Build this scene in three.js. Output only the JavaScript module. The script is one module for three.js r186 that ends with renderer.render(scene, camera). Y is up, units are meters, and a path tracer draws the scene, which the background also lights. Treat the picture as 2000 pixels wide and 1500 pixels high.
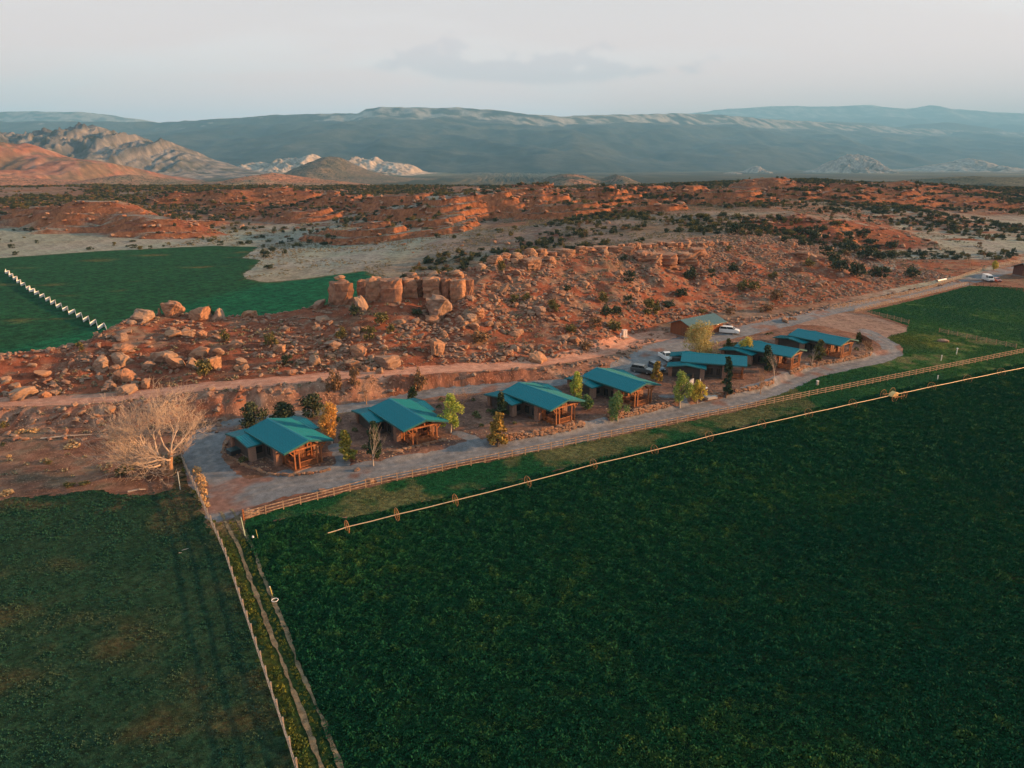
import * as THREE from 'three';
import { mergeGeometries, mergeVertices, toCreasedNormals } from 'three/addons/utils/BufferGeometryUtils.js';

// ---------------------------------------------------------------- camera, sky, sun, exposure
const scene = new THREE.Scene();
const camera = new THREE.PerspectiveCamera(56.36, 4 / 3, 1, 60000);
camera.position.set(0, 46, 0);
camera.rotation.set(-17.26 * Math.PI / 180, 0, 0);
camera.updateMatrixWorld();

const renderer = new THREE.WebGLRenderer({ antialias: true });
renderer.toneMapping = THREE.LinearToneMapping;
renderer.toneMappingExposure = 3.6;
renderer.shadowMap.enabled = true;

const SUN_EL = 11.5 * Math.PI / 180, SUN_AZ = 6 * Math.PI / 180;      // low evening sun, off to the right
const SUN = new THREE.Vector3(Math.cos(SUN_AZ) * Math.cos(SUN_EL), Math.sin(SUN_EL), -Math.sin(SUN_AZ) * Math.cos(SUN_EL));
const sun = new THREE.DirectionalLight(new THREE.Color().setRGB(1.0, 0.50, 0.19), 5.0);
sun.position.copy(SUN).multiplyScalar(900).add(new THREE.Vector3(20, 0, -150));
sun.target.position.set(20, 0, -150);
sun.castShadow = true;
sun.shadow.radius = 1.6;
sun.shadow.mapSize.set(4096, 4096);
Object.assign(sun.shadow.camera, { left: -260, right: 260, top: 200, bottom: -200, near: 100, far: 2200 });
scene.add(sun, sun.target);

// ---------------------------------------------------------------- noise
function hash2(ix, iy, s) {
  let h = Math.imul(ix | 0, 374761393) ^ Math.imul(iy | 0, 668265263) ^ Math.imul(s | 0, 2147483647 ^ 961748927);
  h = Math.imul(h ^ (h >>> 13), 1274126177); h ^= h >>> 16; h = Math.imul(h, 2246822519); h ^= h >>> 15;
  return (h >>> 0) / 4294967296;
}
function noise(x, y, s = 0) {                                       // value noise, -1..1
  const ix = Math.floor(x), iy = Math.floor(y), fx = x - ix, fy = y - iy;
  const u = fx * fx * fx * (fx * (fx * 6 - 15) + 10), v = fy * fy * fy * (fy * (fy * 6 - 15) + 10);
  const a = hash2(ix, iy, s), b = hash2(ix + 1, iy, s), c = hash2(ix, iy + 1, s), d = hash2(ix + 1, iy + 1, s);
  return 2 * (a + (b - a) * u + (c - a) * v + (a - b - c + d) * u * v) - 1;
}
function fbm(x, y, o = 4, s = 0) { let r = 0, a = 0.5; for (let i = 0; i < o; i++) { r += a * noise(x, y, s + i * 17); const t = x * 1.6 + y * 1.2; y = y * 1.6 - x * 1.2; x = t; a *= 0.5; } return r; }
function ridged(x, y, o = 4, s = 0) { let r = 0, a = 0.5; for (let i = 0; i < o; i++) { r += a * (1 - 2 * Math.abs(noise(x, y, s + i * 31))); const t = x * 1.6 + y * 1.2; y = y * 1.6 - x * 1.2; x = t; a *= 0.5; } return r; }
function rng(seed) { let s = (seed * 2654435761) >>> 0; return () => { s = (s + 0x6D2B79F5) >>> 0; let t = Math.imul(s ^ (s >>> 15), 1 | s); t = (t + Math.imul(t ^ (t >>> 7), 61 | t)) ^ t; return ((t ^ (t >>> 14)) >>> 0) / 4294967296; }; }
const clamp = (x, a, b) => Math.min(b, Math.max(a, x)), lerp = (a, b, t) => a + (b - a) * t;
const sstep = (a, b, x) => { const t = clamp((x - a) / (b - a), 0, 1); return t * t * (3 - 2 * t); };

// the evening sky: pale grey-lavender air, brighter round the sun, thin streaks and one low puffy cloud
{
  const w = 2048, h = 1024, data = new Float32Array(w * h * 4);
  for (let j = 0; j < h; j++) {
    const el = (j + 0.5) / h * Math.PI - Math.PI / 2, e = Math.max(0, Math.sin(el));
    for (let i = 0; i < w; i++) {
      const ph = ((i + 0.5) / w - 0.5) * 2 * Math.PI;                // direction (cos ph, sin ph) in x, z
      const dx = Math.cos(ph) * Math.cos(el), dz = Math.sin(ph) * Math.cos(el), dy = Math.sin(el);
      const c = clamp(dx * SUN.x + dy * SUN.y + dz * SUN.z, 0, 1), glow = Math.pow(c, 3) * 0.13 + Math.pow(c, 24) * 0.4;
      const k = Math.pow(1 - e, 4), q = Math.pow(1 - e, 1.5);
      let r = lerp(lerp(0.09, 0.155, q), 0.445, k), g = lerp(lerp(0.155, 0.195, q), 0.305, k), b = lerp(lerp(0.19, 0.20, q), 0.28, k);
      const low = Math.pow(1 - e, 14); r += 0.22 * low; g += 0.065 * low; b += 0.03 * low;
      r += glow * 1.0; g += glow * 0.82; b += glow * 0.66;
      if (e > 0.004) {                                               // thin high cloud, drawn out sideways
        const pu = dx / (e + 0.16), pv = dz / (e + 0.16);
        const n = fbm(pu * 1.1 + 9, pv * 2.6 + 3, 5, 5) * 0.6 + fbm(pu * 0.5, pv * 0.9, 3, 77) * 0.7;
        const cl = sstep(-0.05, 0.5, n) * 0.5 * sstep(0.0, 0.1, e);
        r = lerp(r, 0.36, cl); g = lerp(g, 0.325, cl); b = lerp(b, 0.315, cl);
      }
      // the low cloud bank
      const az = Math.atan2(dx, -dz), ed = el * 180 / Math.PI, ad = az * 180 / Math.PI;
      const nn = fbm(ad * 0.42, ed * 1.1, 6, 41);
      const body = 1 - Math.hypot((ad - 0.4) / 10.2, (ed - 6.6 - nn * 1.2 + 0.03 * (ad - 0.4)) / 1.25);
      const cb = sstep(0.0, 0.3, body + nn * 1.1);
      r = lerp(r, 0.285, cb * 0.75); g = lerp(g, 0.228, cb * 0.75); b = lerp(b, 0.232, cb * 0.75);
      const o = (j * w + i) * 4;
      data[o] = r; data[o + 1] = g; data[o + 2] = b; data[o + 3] = 1;
    }
  }
  const t = new THREE.DataTexture(data, w, h, THREE.RGBAFormat, THREE.FloatType);
  t.mapping = THREE.EquirectangularReflectionMapping; t.magFilter = THREE.LinearFilter; t.minFilter = THREE.LinearFilter; t.needsUpdate = true;
  scene.background = t; scene.environment = t;
}
// ---------------------------------------------------------------- the lie of the land: lines across the site, each [x, z, height], from the fields up to the far valley
const LINES = [
  [[-400,-106,0],[-150,-104,0],[-70,-98,0],[-50,-93,0],[-35.5,-87.5,0.05],[-28.5,-92.5,0.05],[-20.5,-98,0.05],[33.5,-126,0.05],[128.5,-175,0.05],[260.5,-244,0.05],[500,-368,0]],
  [[-400,-116,0.2],[-150,-112,0.3],[-70,-109,0.3],[-47.5,-109,0.2],[-42.8,-104.2,0.2],[-37.6,-100.5,0.2],[-34.2,-99.8,0.2],[-29.8,-100.9,0.2],[-27.1,-102.7,0.2],[-23.2,-103.6,0.2],[-18.6,-104.8,0.2],[-13.2,-108.4,0.2],[-6.2,-111,0.2],[0,-113.2,0.2],[8.9,-117.1,0.2],[13.8,-120.3,0.2],[21.3,-124.9,0.2],[32.5,-131.8,0.2],[38.6,-135.5,0.2],[44.7,-138.1,0.2],[52.9,-142.6,0.2],[57.6,-148,0.2],[69.1,-159.2,0.2],[73.7,-160.9,0.2],[84,-166.3,0.2],[91.9,-172.6,0.2],[118,-183,0.2],[140,-196,0.1],[260,-262,0.2],[500,-400,0.2]],
  [[-400,-118,0.4],[-150,-114,0.4],[-70,-111,0.4],[-47.5,-110,0.49],[-42.8,-105.2,0.51],[-37.6,-101.5,0.53],[-34.2,-100.8,0.54],[-29.8,-101.9,0.56],[-27.1,-103.7,0.63],[-23.2,-104.6,0.75],[-18.6,-105.8,0.88],[-13.2,-109.4,0.99],[-6.2,-112,1.13],[0,-114.2,1.25],[8.9,-118.1,1.29],[13.8,-121.3,1.31],[21.3,-125.9,1.34],[32.5,-132.8,1.34],[38.6,-136.5,1.33],[44.7,-139.1,1.32],[52.9,-143.6,1.31],[57.6,-149,1.3],[69.1,-160.2,1.25],[73.7,-161.9,1.22],[84,-167.3,1.16],[91.9,-173.6,0.85],[118,-185,0.23],[140,-198,0.2],[260,-264,0.2],[500,-402,0.2]],
  [[-400,-117,0.7],[-90.2,-111.1,0.7],[-77,-111.9,0.8],[-63.8,-112.6,0.9],[-55.3,-114.2,1],[-49.8,-116.1,1.1],[-42,-118.9,1.2],[-34.2,-122.4,1.4],[-29.6,-123.9,1.5],[-22.8,-127.7,1.7],[-15.6,-131.5,1.9],[0,-135.4,2.1],[10.8,-137.3,2.2],[22.5,-144.2,2.2],[29.2,-157.9,2.3],[38.3,-173.1,2.4],[55.2,-185.8,2.4],[73.3,-198.2,2.1],[99.3,-218.1,1.7],[132.9,-242.9,1.4],[176,-276.4,1.2],[236.5,-329.9,1.4],[500,-327,1.9]],
  [[-400,-124,0.8],[-90.2,-118.1,0.8],[-77,-118.9,0.9],[-63.8,-119.6,1],[-55.3,-121.2,1.1],[-49.8,-123.1,1.2],[-42,-125.9,1.3],[-34.2,-129.4,1.5],[-29.6,-130.9,1.6],[-22.8,-134.7,1.8],[-15.6,-138.5,2],[0,-142.4,2.2],[10.8,-144.3,2.3],[22.5,-151.2,2.3],[29.2,-164.9,2.4],[38.3,-180.1,2.5],[55.2,-188.8,2.5],[73.3,-201.2,2.2],[99.3,-221.1,1.8],[132.9,-245.9,1.5],[176,-279.4,1.3],[236.5,-332.9,1.5],[500,-330,2]],
  [[-400,-130,3],[-94.2,-124.7,3],[-79.9,-124.5,3.2],[-71.2,-125.9,3.6],[-64.2,-127.4,4.2],[-57.9,-128.7,4.8],[-46.1,-129.7,5.2],[-35.1,-134.3,5.2],[-25.6,-137.5,5],[-15.6,-139.9,4.7],[-10.5,-141.4,4.6],[0,-144.3,4.2],[8.3,-148.8,3.8],[14.2,-153.2,3.4],[23.8,-161.3,3],[29.2,-172.7,2.7],[39.4,-189.4,2.8],[58.9,-202.6,2.8],[75.2,-206.9,2.5],[101.1,-225.3,2.1],[135.4,-250.9,1.7],[179.1,-284.5,1.5],[241.1,-339.7,1.8],[500,-345,2.5]],
  [[-400,-138,3.2],[-97.2,-129.2,3.1],[-83.3,-130.5,3.4],[-73.8,-131.2,3.8],[-66.2,-131.9,4.3],[-59.6,-133,5],[-47.9,-135.1,5.4],[-36.1,-138.7,5.4],[-26.1,-140.5,5.2],[-16.1,-145,4.9],[-10.8,-146.1,4.8],[0,-149.9,4.3],[11.5,-156,3.8],[21,-162.5,3.3],[27.5,-174.4,3.2],[40.3,-194,3.2],[60.9,-209.9,3.1],[77.7,-214.5,2.8],[103.2,-230.6,2.6],[139.3,-258.6,2.2],[183.5,-291.9,1.8],[247.9,-349.9,2.2],[500,-360,3]],
  [[-400,-150,4],[-160,-142,5],[-104.9,-142,8.1],[-98.1,-148,8],[-95,-152,7.9],[-91.7,-158,9],[-90.2,-163,10.6],[-83.3,-170,10.8],[-68.8,-172,9.7],[-60.7,-174,9.7],[-51.6,-178,10.7],[-41.6,-186,11.4],[-33,-192,14.9],[-23.9,-197,16.6],[-13.6,-201,17],[-1.5,-212,19.2],[12.7,-225,18.6],[36.3,-245,18.4],[55.5,-262,17],[77,-280,15.3],[101.4,-300,15.1],[122.4,-310,12.8],[141.4,-312,7.4],[153.4,-308,3.1],[160.4,-300,2.7],[175,-330,3.2],[230,-330,3],[600,-420,3]],
  [[-400,-172,0],[-160,-164,0],[-104.9,-164,0],[-98.1,-174,0],[-95,-178,0],[-91.7,-184,0],[-90.2,-189,0],[-83.3,-196,0],[-68.8,-198,0],[-60.7,-200,0],[-51.6,-204,0],[-41.6,-212,0],[-33,-218,0],[-23.9,-223,0.61],[-13.6,-227,1.64],[-1.5,-238,3.27],[12.7,-251,6.39],[36.3,-271,11.26],[55.5,-288,14.18],[77,-306,14.9],[101.4,-326,15.71],[122.4,-336,13.11],[141.4,-338,8.78],[153.4,-334,6.86],[160.4,-326,5.74],[175,-356,3.4],[230,-356,3.35],[600,-446,3]],
  [[-3000,-390,0.3],[-295.3,-390,0.3],[-147.6,-390,0.5],[-88.6,-390,3],[-29.5,-390,10],[14.8,-390,14],[59.1,-390,18],[103.4,-390,20],[147.6,-390,20],[191.9,-390,13],[221.5,-390,6],[295.3,-396.9,4],[4000,-471,4]],
  [[-3000,-480,6],[-363.4,-480,6],[-254.4,-480,5],[-199.9,-480,2],[-145.4,-480,3],[-90.9,-480,9],[-36.3,-480,14],[72.7,-480,18],[181.7,-480,21],[254.4,-480,16],[308.9,-480,8],[399.8,-480,6],[4000,-480,6]],
  [[-3000,-590,14],[-446.7,-590,14],[-312.7,-590,13],[-223.4,-590,10],[-134,-590,13],[0,-590,16],[134,-590,19],[223.4,-590,21],[357.4,-590,15],[491.4,-590,11],[4000,-590,11]],
  [[-3000,-760,19],[-575.4,-760,19],[-345.3,-760,19],[-115.1,-760,18.5],[115.1,-760,19],[258.9,-760,24],[322.2,-760,26],[460.3,-760,20],[633,-760,14],[4000,-760,14]],
  [[-3000,-900,17],[-681.4,-900,17],[-204.4,-900,16],[136.3,-900,16],[340.7,-900,24],[545.1,-900,14],[749.6,-900,6],[4000,-900,6]],
  [[-3000,-1200,-12],[-908.6,-1200,-12],[908.6,-1200,-18],[4000,-1200,-18]],
  [[-3000,-3000,-26],[-2271.4,-3000,-26],[2271.4,-3000,-28],[4000,-3000,-28]],
  [[-5300,-7000,-42],[-3000,-7000,-42],[4000,-7000,-42],[5300,-7000,-42]],
  [[-22714.3,-30000,-60],[-3000,-30000,-60],[4000,-30000,-60],[22714.3,-30000,-60]]];
const BUMPS = [                                                     // red mounds and ledges of the mesa: x, z, half width, half depth, turn, height
  [-270, -480, 95, 42, 0.1, 17],
  [-219.3, -455, 50, 26, 0.25, 9],
  [-326.2, -500, 60, 40, 0, 10],
  [-245, -610, 70, 28, 0, 12],
  [-197.5, -620, 60, 26, 0.1, 12],
  [-205.8, -560, 40, 20, 0, 7],
  [-136.1, -560, 60, 30, 0, 12],
  [-82.5, -540, 60, 30, 0.1, 11],
  [-148.4, -520, 40, 20, 0, 7],
  [-31.7, -455, 75, 36, -0.1, 14],
  [-73.2, -400, 65, 26, 0.3, 9],
  [0, -470, 70, 30, 0, 12],
  [-43.1, -410, 40, 20, 0.2, 8],
  [66.1, -500, 50, 26, 0, 12],
  [123.2, -520, 55, 28, 0, 10],
  [269.9, -560, 80, 32, 0, 11],
  [221.9, -640, 70, 32, 0, 10],
  [331.4, -560, 90, 28, 0, 9],
  [30.1, -430, 45, 22, 0, 7],
  [81.2, -430, 40, 20, 0.2, 6],
  [217.4, -520, 60, 24, 0.1, 9],
  [140.8, -480, 45, 22, 0, 8],
  [367.7, -680, 90, 30, 0, 9],
  [21.5, -620, 80, 30, 0, 9],
  [110.8, -640, 80, 30, 0, 8],
];
function lineAt(l, x) {
  let a = 0, b = l.length - 1;
  if (x <= l[0][0]) return [l[0][1], l[0][2]];
  if (x >= l[b][0]) return [l[b][1], l[b][2]];
  while (b - a > 1) { const m = (a + b) >> 1; if (l[m][0] <= x) a = m; else b = m; }
  const t = (x - l[a][0]) / (l[b][0] - l[a][0]);
  return [lerp(l[a][1], l[b][1], t), lerp(l[a][2], l[b][2], t)];
}
let colX = NaN, colZ = new Float64Array(32), colH = new Float64Array(32);
function column(x) {
  if (x === colX) return;
  colX = x;
  for (let i = 0; i < LINES.length; i++) {
    const p = lineAt(LINES[i], x);
    colZ[i] = i ? Math.min(p[0], colZ[i - 1] - 0.5) : p[0]; colH[i] = p[1];
  }
}
const AMP = [0.03, 0.03, 0.03, 0.06, 0.05, 0.05, 0.08, 0.7, 0.5, 0.8, 1.2, 1.6, 1.6, 2, 4, 6, 6, 6];
function segmentOf(x, z) { column(x); let i = 0; while (i < LINES.length && z < colZ[i]) i++; return i; }   // 0 = nearer than the first line
function height(x, z) {
  const i = segmentOf(x, z);
  if (i === 0) return 0.03 * fbm(x * 0.3, z * 0.3, 2, 3);
  if (i >= LINES.length) return colH[LINES.length - 1];
  let t = (z - colZ[i - 1]) / (colZ[i] - colZ[i - 1]);
  const ts = t * t * (3 - 2 * t), wob = i >= 9 ? 0.8 : i >= 7 ? 0.35 : 0.2;
  let h = lerp(colH[i - 1], colH[i], lerp(t, ts, wob));
  let amp = lerp(AMP[i - 1], AMP[i], t);
  if (i === 5) {                                                     // the cut bank: gullied face
    const k = Math.sin(t * Math.PI), hb = colH[5] - colH[4];
    h += k * hb * (0.26 + 0.34 * ridged(x * 0.55 + 3, z * 0.1, 3, 61)) + k * 0.22 * fbm(x * 1.3, z * 1.3, 2, 9);
    return h;
  }
  if (i === 7) {                                                     // the boulder hill: rounded, gullied slope
    const k = Math.sin(t * Math.PI), hb = colH[7] - colH[6];
    h += k * hb * (0.08 + 0.20 * ridged(x * 0.055, z * 0.03, 4, 23)) + k * 0.55 * fbm(x * 0.25, z * 0.25, 4, 29) + 0.12 * sstep(0, 0.1, t) * fbm(x * 1.1, z * 1.1, 2, 31);
    return h;
  }
  if (i === 8) { const k = Math.sin(t * Math.PI); return h + k * 0.9 * fbm(x * 0.12, z * 0.12, 3, 33) + 0.2 * (1 - t) * fbm(x * 0.9, z * 0.9, 2, 36); }
  if (i >= 9) {
    const calm = i === 9 ? sstep(-60, 10, x) * (1 - sstep(170, 210, x)) : i === 10 ? lerp(0.25, 1, sstep(-80, 0, x)) : 1;
    let top = 0, rest = 0;
    if (z > -1400) for (const [bx, bz, rx, rz, rot, bh] of BUMPS) {
      const c = Math.cos(rot), s = Math.sin(rot), dx = x - bx, dz = z - bz;
      const q = Math.hypot((dx * c + dz * s) / rx, (dz * c - dx * s) / rz) + 0.42 * fbm(x * 0.035 + bx, z * 0.035, 5, 71);
      if (q < 1) { const m = 1 - q; let b = bh * (m * m * (3 - 2 * m)); const st = 3.2, fl = Math.floor(b / st), fr = b / st - fl; b = st * (fl + lerp(fr, sstep(0.35, 0.7, fr), 0.85)); if (b > top) { rest += top; top = b; } else rest += b; }
    }
    h += top + 0.12 * rest;
    h += amp * calm * (ridged(x * 0.018, z * 0.018, 4, 43) * 1.1 + 0.35 * fbm(x * 0.12, z * 0.12, 3, 47) + 0.45 * ridged(x * 0.07, z * 0.07, 3, 53));
    return h;
  }
  return h + amp * fbm(x * 0.35, z * 0.35, 3, 13);
}
function slopeAt(x, z, e = 1) { return Math.hypot(height(x + e, z) - height(x - e, z), height(x, z + e) - height(x, z - e)) / (2 * e); }
// ---------------------------------------------------------------- what covers the land: roads as [x, z, width], fields as outlines [x, z]
const ROADS = [
  [[-39.5, -88.7, 5], [-39.9, -91, 7], [-37.9, -94.7, 9], [-33.6, -97.6, 8.5], [-27.2, -99.6, 7], [-19.1, -102.5, 6], [-8.4, -108.4, 5.5], [4.4, -113.5, 5.2], [18.5, -121.1, 5.2], [32.3, -129.1, 5], [43.7, -134.9, 5.2], [55, -143.9, 5.5], [66.9, -154.9, 5], [77.8, -161.3, 5], [88.7, -167.6, 5], [95, -173.4, 5]],
  [[-39.2, -94.1, 7], [-44.5, -98.3, 7], [-48.8, -104.7, 6], [-51.8, -111.5, 6], [-52.3, -116.7, 6], [-49.8, -119.9, 6], [-44.7, -122.5, 6.5], [-38.1, -125.9, 6], [-31.1, -128.8, 6], [-24, -132.8, 6], [-15.4, -136.4, 6], [-4.2, -139.5, 6], [6.4, -142, 6], [16.3, -145.3, 6.5], [24.8, -151.6, 8], [31.9, -160.7, 10], [36.7, -168.8, 10], [44, -176.1, 9], [57, -185.5, 8], [75.4, -199, 7], [98.2, -218.3, 6], [122.5, -235.5, 5.5], [145.9, -253.6, 5.5], [173.1, -274.4, 6], [205.4, -303.1, 8], [227.4, -316.2, 10], [256.3, -327.8, 10]],
  [[95, -173.4, 5], [97.6, -179.7, 5], [97.8, -187.2, 5], [97.8, -193.6, 5]],
];
const SPURS = [
  [[-26.4, -102.2, 2.4], [-26.8, -105.8, 2.4], [-29.3, -110.5, 2.2]],
  [[-5.5, -109.3, 2.4], [-6.5, -112.8, 2.2], [-9.3, -115.6, 2]],
  [[34.1, -130.8, 2.4], [33.5, -134.9, 2.2], [29.6, -135.6, 2]],
  [[60.8, -151, 2.2], [58.9, -155.4, 2]],
  [[69, -156.6, 2], [68.7, -159.7, 1.8]],
];
const TRACK = [[-109.4, -126.2, 5.2], [-95.6, -126.8, 5.2], [-81.6, -127.4, 5.2], [-72.4, -128.3, 5.2], [-65.2, -129.6, 5.2], [-58.7, -130.6, 5.2], [-47, -132.3, 5.2], [-35.6, -136.5, 5.2], [-25.9, -138.9, 5.2], [-15.9, -142.6, 5.2], [0, -147.4, 5.2], [11.5, -155, 5], [21.8, -164.1, 6], [31, -176.1, 7], [38.8, -182.5, 8]];
const LOT = [[77.8, -199.4], [101.1, -217.8], [108, -214.8], [111, -205.8], [112.4, -199.3], [109.1, -194], [101.6, -188.4], [96, -182.7], [95.3, -188.3], [88, -197.7]];
const ALFALFA = [[-35.2, -84.5], [-28, -88.3], [-22.1, -87], [-7.4, -94.3], [12.3, -105.8], [36.3, -118.7], [60, -132.2], [88.2, -147.3], [121.3, -163.6], [185.8, -195.2], [228.4, -131.3], [69.1, -45.3], [22.7, -7.9], [0, -19.6], [-6.5, -33.3], [-14, -45.3], [-18.6, -54.6], [-25.1, -66.4], [-30.4, -75.7], [-33.5, -80.5]];
const LAWN = [[-35.2, -84.5], [-35.7, -86.7], [-31.4, -90.3], [-21.2, -96.6], [-8.1, -104], [33.2, -125], [48.3, -133.2], [53.9, -140.6], [65.3, -150.8], [76.4, -158], [87.6, -164.1], [96.4, -171.7], [100.4, -179.8], [99.1, -185.3], [102.6, -189.6], [109.9, -195], [113.9, -202.1], [110, -219.5], [134.2, -238], [173.3, -269.8], [191, -265.8], [226.7, -241.4], [185.8, -195.2], [121.3, -163.6], [88.2, -147.3], [60, -132.2], [36.3, -118.7], [12.3, -105.8], [-7.4, -94.3], [-22.1, -87], [-28, -88.3]];
const PASTURE = [[-93.5, -91.1], [-73, -92.7], [-67.9, -93.8], [-61.4, -95.5], [-55.3, -93.8], [-49.8, -95.5], [-50.7, -101.5], [-35.3, -78], [-17.1, -45.3], [-6.1, -23.2], [-38, -16.6], [-138.2, -45.3]];
const LANE = [[-53.5, -106.8], [-50.2, -105.4], [-45.1, -96.9], [-40.4, -88.8], [-36.2, -85.9], [-35.2, -84.5], [-33.5, -80.5], [-30.4, -75.7], [-25.1, -66.4], [-18.6, -54.6], [-14, -45.3], [-6.5, -33.3], [0, -19.6], [-6.1, -23.2], [-17.1, -45.3], [-35.3, -78], [-50.7, -101.5]];
const FARFIELD = [[-314.6, -273.9], [-276.6, -323.6], [-253.5, -357.4], [-216.5, -387.5], [-166.6, -406.8], [-139.1, -399.4], [-135, -373.7], [-131.3, -351.6], [-118.6, -340.6], [-114.2, -317.2], [-111.8, -299.6], [-106.1, -284.9], [-94.5, -277.5], [-81.3, -283.7], [-66.7, -291.4], [-60.9, -295.4], [-47.2, -273.9], [-35.6, -203], [-92.4, -179.2], [-112.6, -169.1], [-125.1, -169.1], [-154.6, -160.1]];
const BEDS = [[-47.2, -108.6], [-42.7, -103.9], [-37.5, -100.2], [-34.1, -99.5], [-29.8, -100.6], [-27, -102.1], [-23.1, -103.1], [-18.5, -104.3], [-13.1, -107.8], [-6.2, -110.4], [0, -112.7], [8.9, -116.4], [13.7, -119.7], [21.2, -124.2], [32.3, -131.1], [38.4, -134.8], [44.4, -137.3], [52.6, -141.7], [57.3, -147.1], [68.7, -158.2], [73.3, -160], [83.5, -165.3], [91.5, -171.5], [94.2, -179.8], [92.9, -183.3], [85.9, -192.6], [77.2, -195.9], [63, -182.9], [51.6, -175.5], [42.7, -170.4], [37.1, -161.8], [31.2, -149.8], [21.7, -145.6], [10.6, -141.5], [-4.1, -136], [-15, -132.5], [-28.6, -125.6], [-40.6, -121.2], [-46.4, -116.6], [-48.2, -113.3]];
const LEFT_FENCE = [[-4.8, -21.3], [-17.1, -45.3], [-35.3, -78], [-52.8, -106]];
function dPath(p, x, z) {                                            // signed distance to a ribbon of varying width
  let best = 1e9;
  for (let i = 0; i + 1 < p.length; i++) {
    const [ax, az, aw] = p[i], [bx, bz, bw] = p[i + 1], ux = bx - ax, uz = bz - az;
    const t = clamp(((x - ax) * ux + (z - az) * uz) / (ux * ux + uz * uz), 0, 1);
    const d = Math.hypot(x - ax - ux * t, z - az - uz * t) - lerp(aw, bw, t) / 2;
    if (d < best) best = d;
  }
  return best;
}
function lateral(p, x, z) {                                          // signed offset from the nearest point of a path's middle
  let best = 1e9, r = 0;
  for (let i = 0; i + 1 < p.length; i++) {
    const [ax, az] = p[i], [bx, bz] = p[i + 1], ux = bx - ax, uz = bz - az, l = Math.hypot(ux, uz);
    const t = clamp(((x - ax) * ux + (z - az) * uz) / (l * l), 0, 1);
    const d = Math.hypot(x - ax - ux * t, z - az - uz * t);
    if (d < best) { best = d; r = d * Math.sign((x - ax) * uz - (z - az) * ux); }
  }
  return r;
}
function box2(p, m) { let a = 1e9, b = -1e9, c = 1e9, d = -1e9; for (const q of p) { a = Math.min(a, q[0]); b = Math.max(b, q[0]); c = Math.min(c, q[1]); d = Math.max(d, q[1]); } return [a - m, b + m, c - m, d + m]; }
function dPoly(p, x, z) {
  const bb = p.bb || (p.bb = box2(p, 3));
  if (x < bb[0] || x > bb[1] || z < bb[2] || z > bb[3]) return 3;
  let d = 1e9, s = 1;
  for (let i = 0, j = p.length - 1; i < p.length; j = i++) {
    const [ax, az] = p[i], [bx, bz] = p[j], ux = bx - ax, uz = bz - az;
    const t = clamp(((x - ax) * ux + (z - az) * uz) / (ux * ux + uz * uz), 0, 1);
    d = Math.min(d, (x - ax - ux * t) ** 2 + (z - az - uz * t) ** 2);
    const c1 = z >= az, c2 = z < bz, c3 = ux * (z - az) > uz * (x - ax);
    if ((c1 && c2 && c3) || (!c1 && !c2 && !c3)) s = -s;
  }
  return s * Math.sqrt(d);
}
const ROADBOX = ROADS.map(r => box2(r, 12)), SPURBOX = SPURS.map(r => box2(r, 4)), TRACKBOX = box2(TRACK, 8);
const inBox = (b, x, z) => x > b[0] && x < b[1] && z > b[2] && z < b[3];
function dRoad(x, z) { let d = 9; ROADS.forEach((r, i) => { if (inBox(ROADBOX[i], x, z)) d = Math.min(d, dPath(r, x, z)); }); SPURS.forEach((r, i) => { if (inBox(SPURBOX[i], x, z)) d = Math.min(d, dPath(r, x, z)); }); return d; }
const ragged = (x, z, a, s) => a * (fbm(x * 0.7, z * 0.7, 3, s) + 0.4 * noise(x * 2.3, z * 2.3, s + 5));
const ZONE = [                                                       // the first that holds a point owns it
  { name: 'gravel_road', d: (x, z) => z < -330 ? 9 : Math.max(dRoad(x, z) + ragged(x, z, 0.55, 101), x < 22 ? lineAt(LINES[4], x)[0] + 0.2 - z : -9) },
  { name: 'dirt_track', d: (x, z) => inBox(TRACKBOX, x, z) ? dPath(TRACK, x, z) + ragged(x, z, 0.5, 111) : 9 },
  { name: 'gravel_lot', d: (x, z) => dPoly(LOT, x, z) + ragged(x, z, 0.8, 121) },
  { name: 'alfalfa_field', d: (x, z) => dPoly(ALFALFA, x, z) + ragged(x, z, 0.5, 131) },
  { name: 'grass_verge', d: (x, z) => dPoly(LAWN, x, z) + ragged(x, z, 0.6, 141) },
  { name: 'pasture', d: (x, z) => dPoly(PASTURE, x, z) + ragged(x, z, 1.4, 151) },
  { name: 'farm_lane', d: (x, z) => dPoly(LANE, x, z) - 1.6 },
  { name: 'garden_bed', d: (x, z) => dPoly(BEDS, x, z) + ragged(x, z, 0.3, 161) },
  { name: 'hay_field', d: (x, z) => dPoly(FARFIELD, x, z) + ragged(x * 0.3, z * 0.3, 1.2, 171) },
];
function zoneAt(x, z) { for (let i = 0; i < ZONE.length; i++) if (ZONE[i].d(x, z) < 0) return i; return ZONE.length; }
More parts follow.
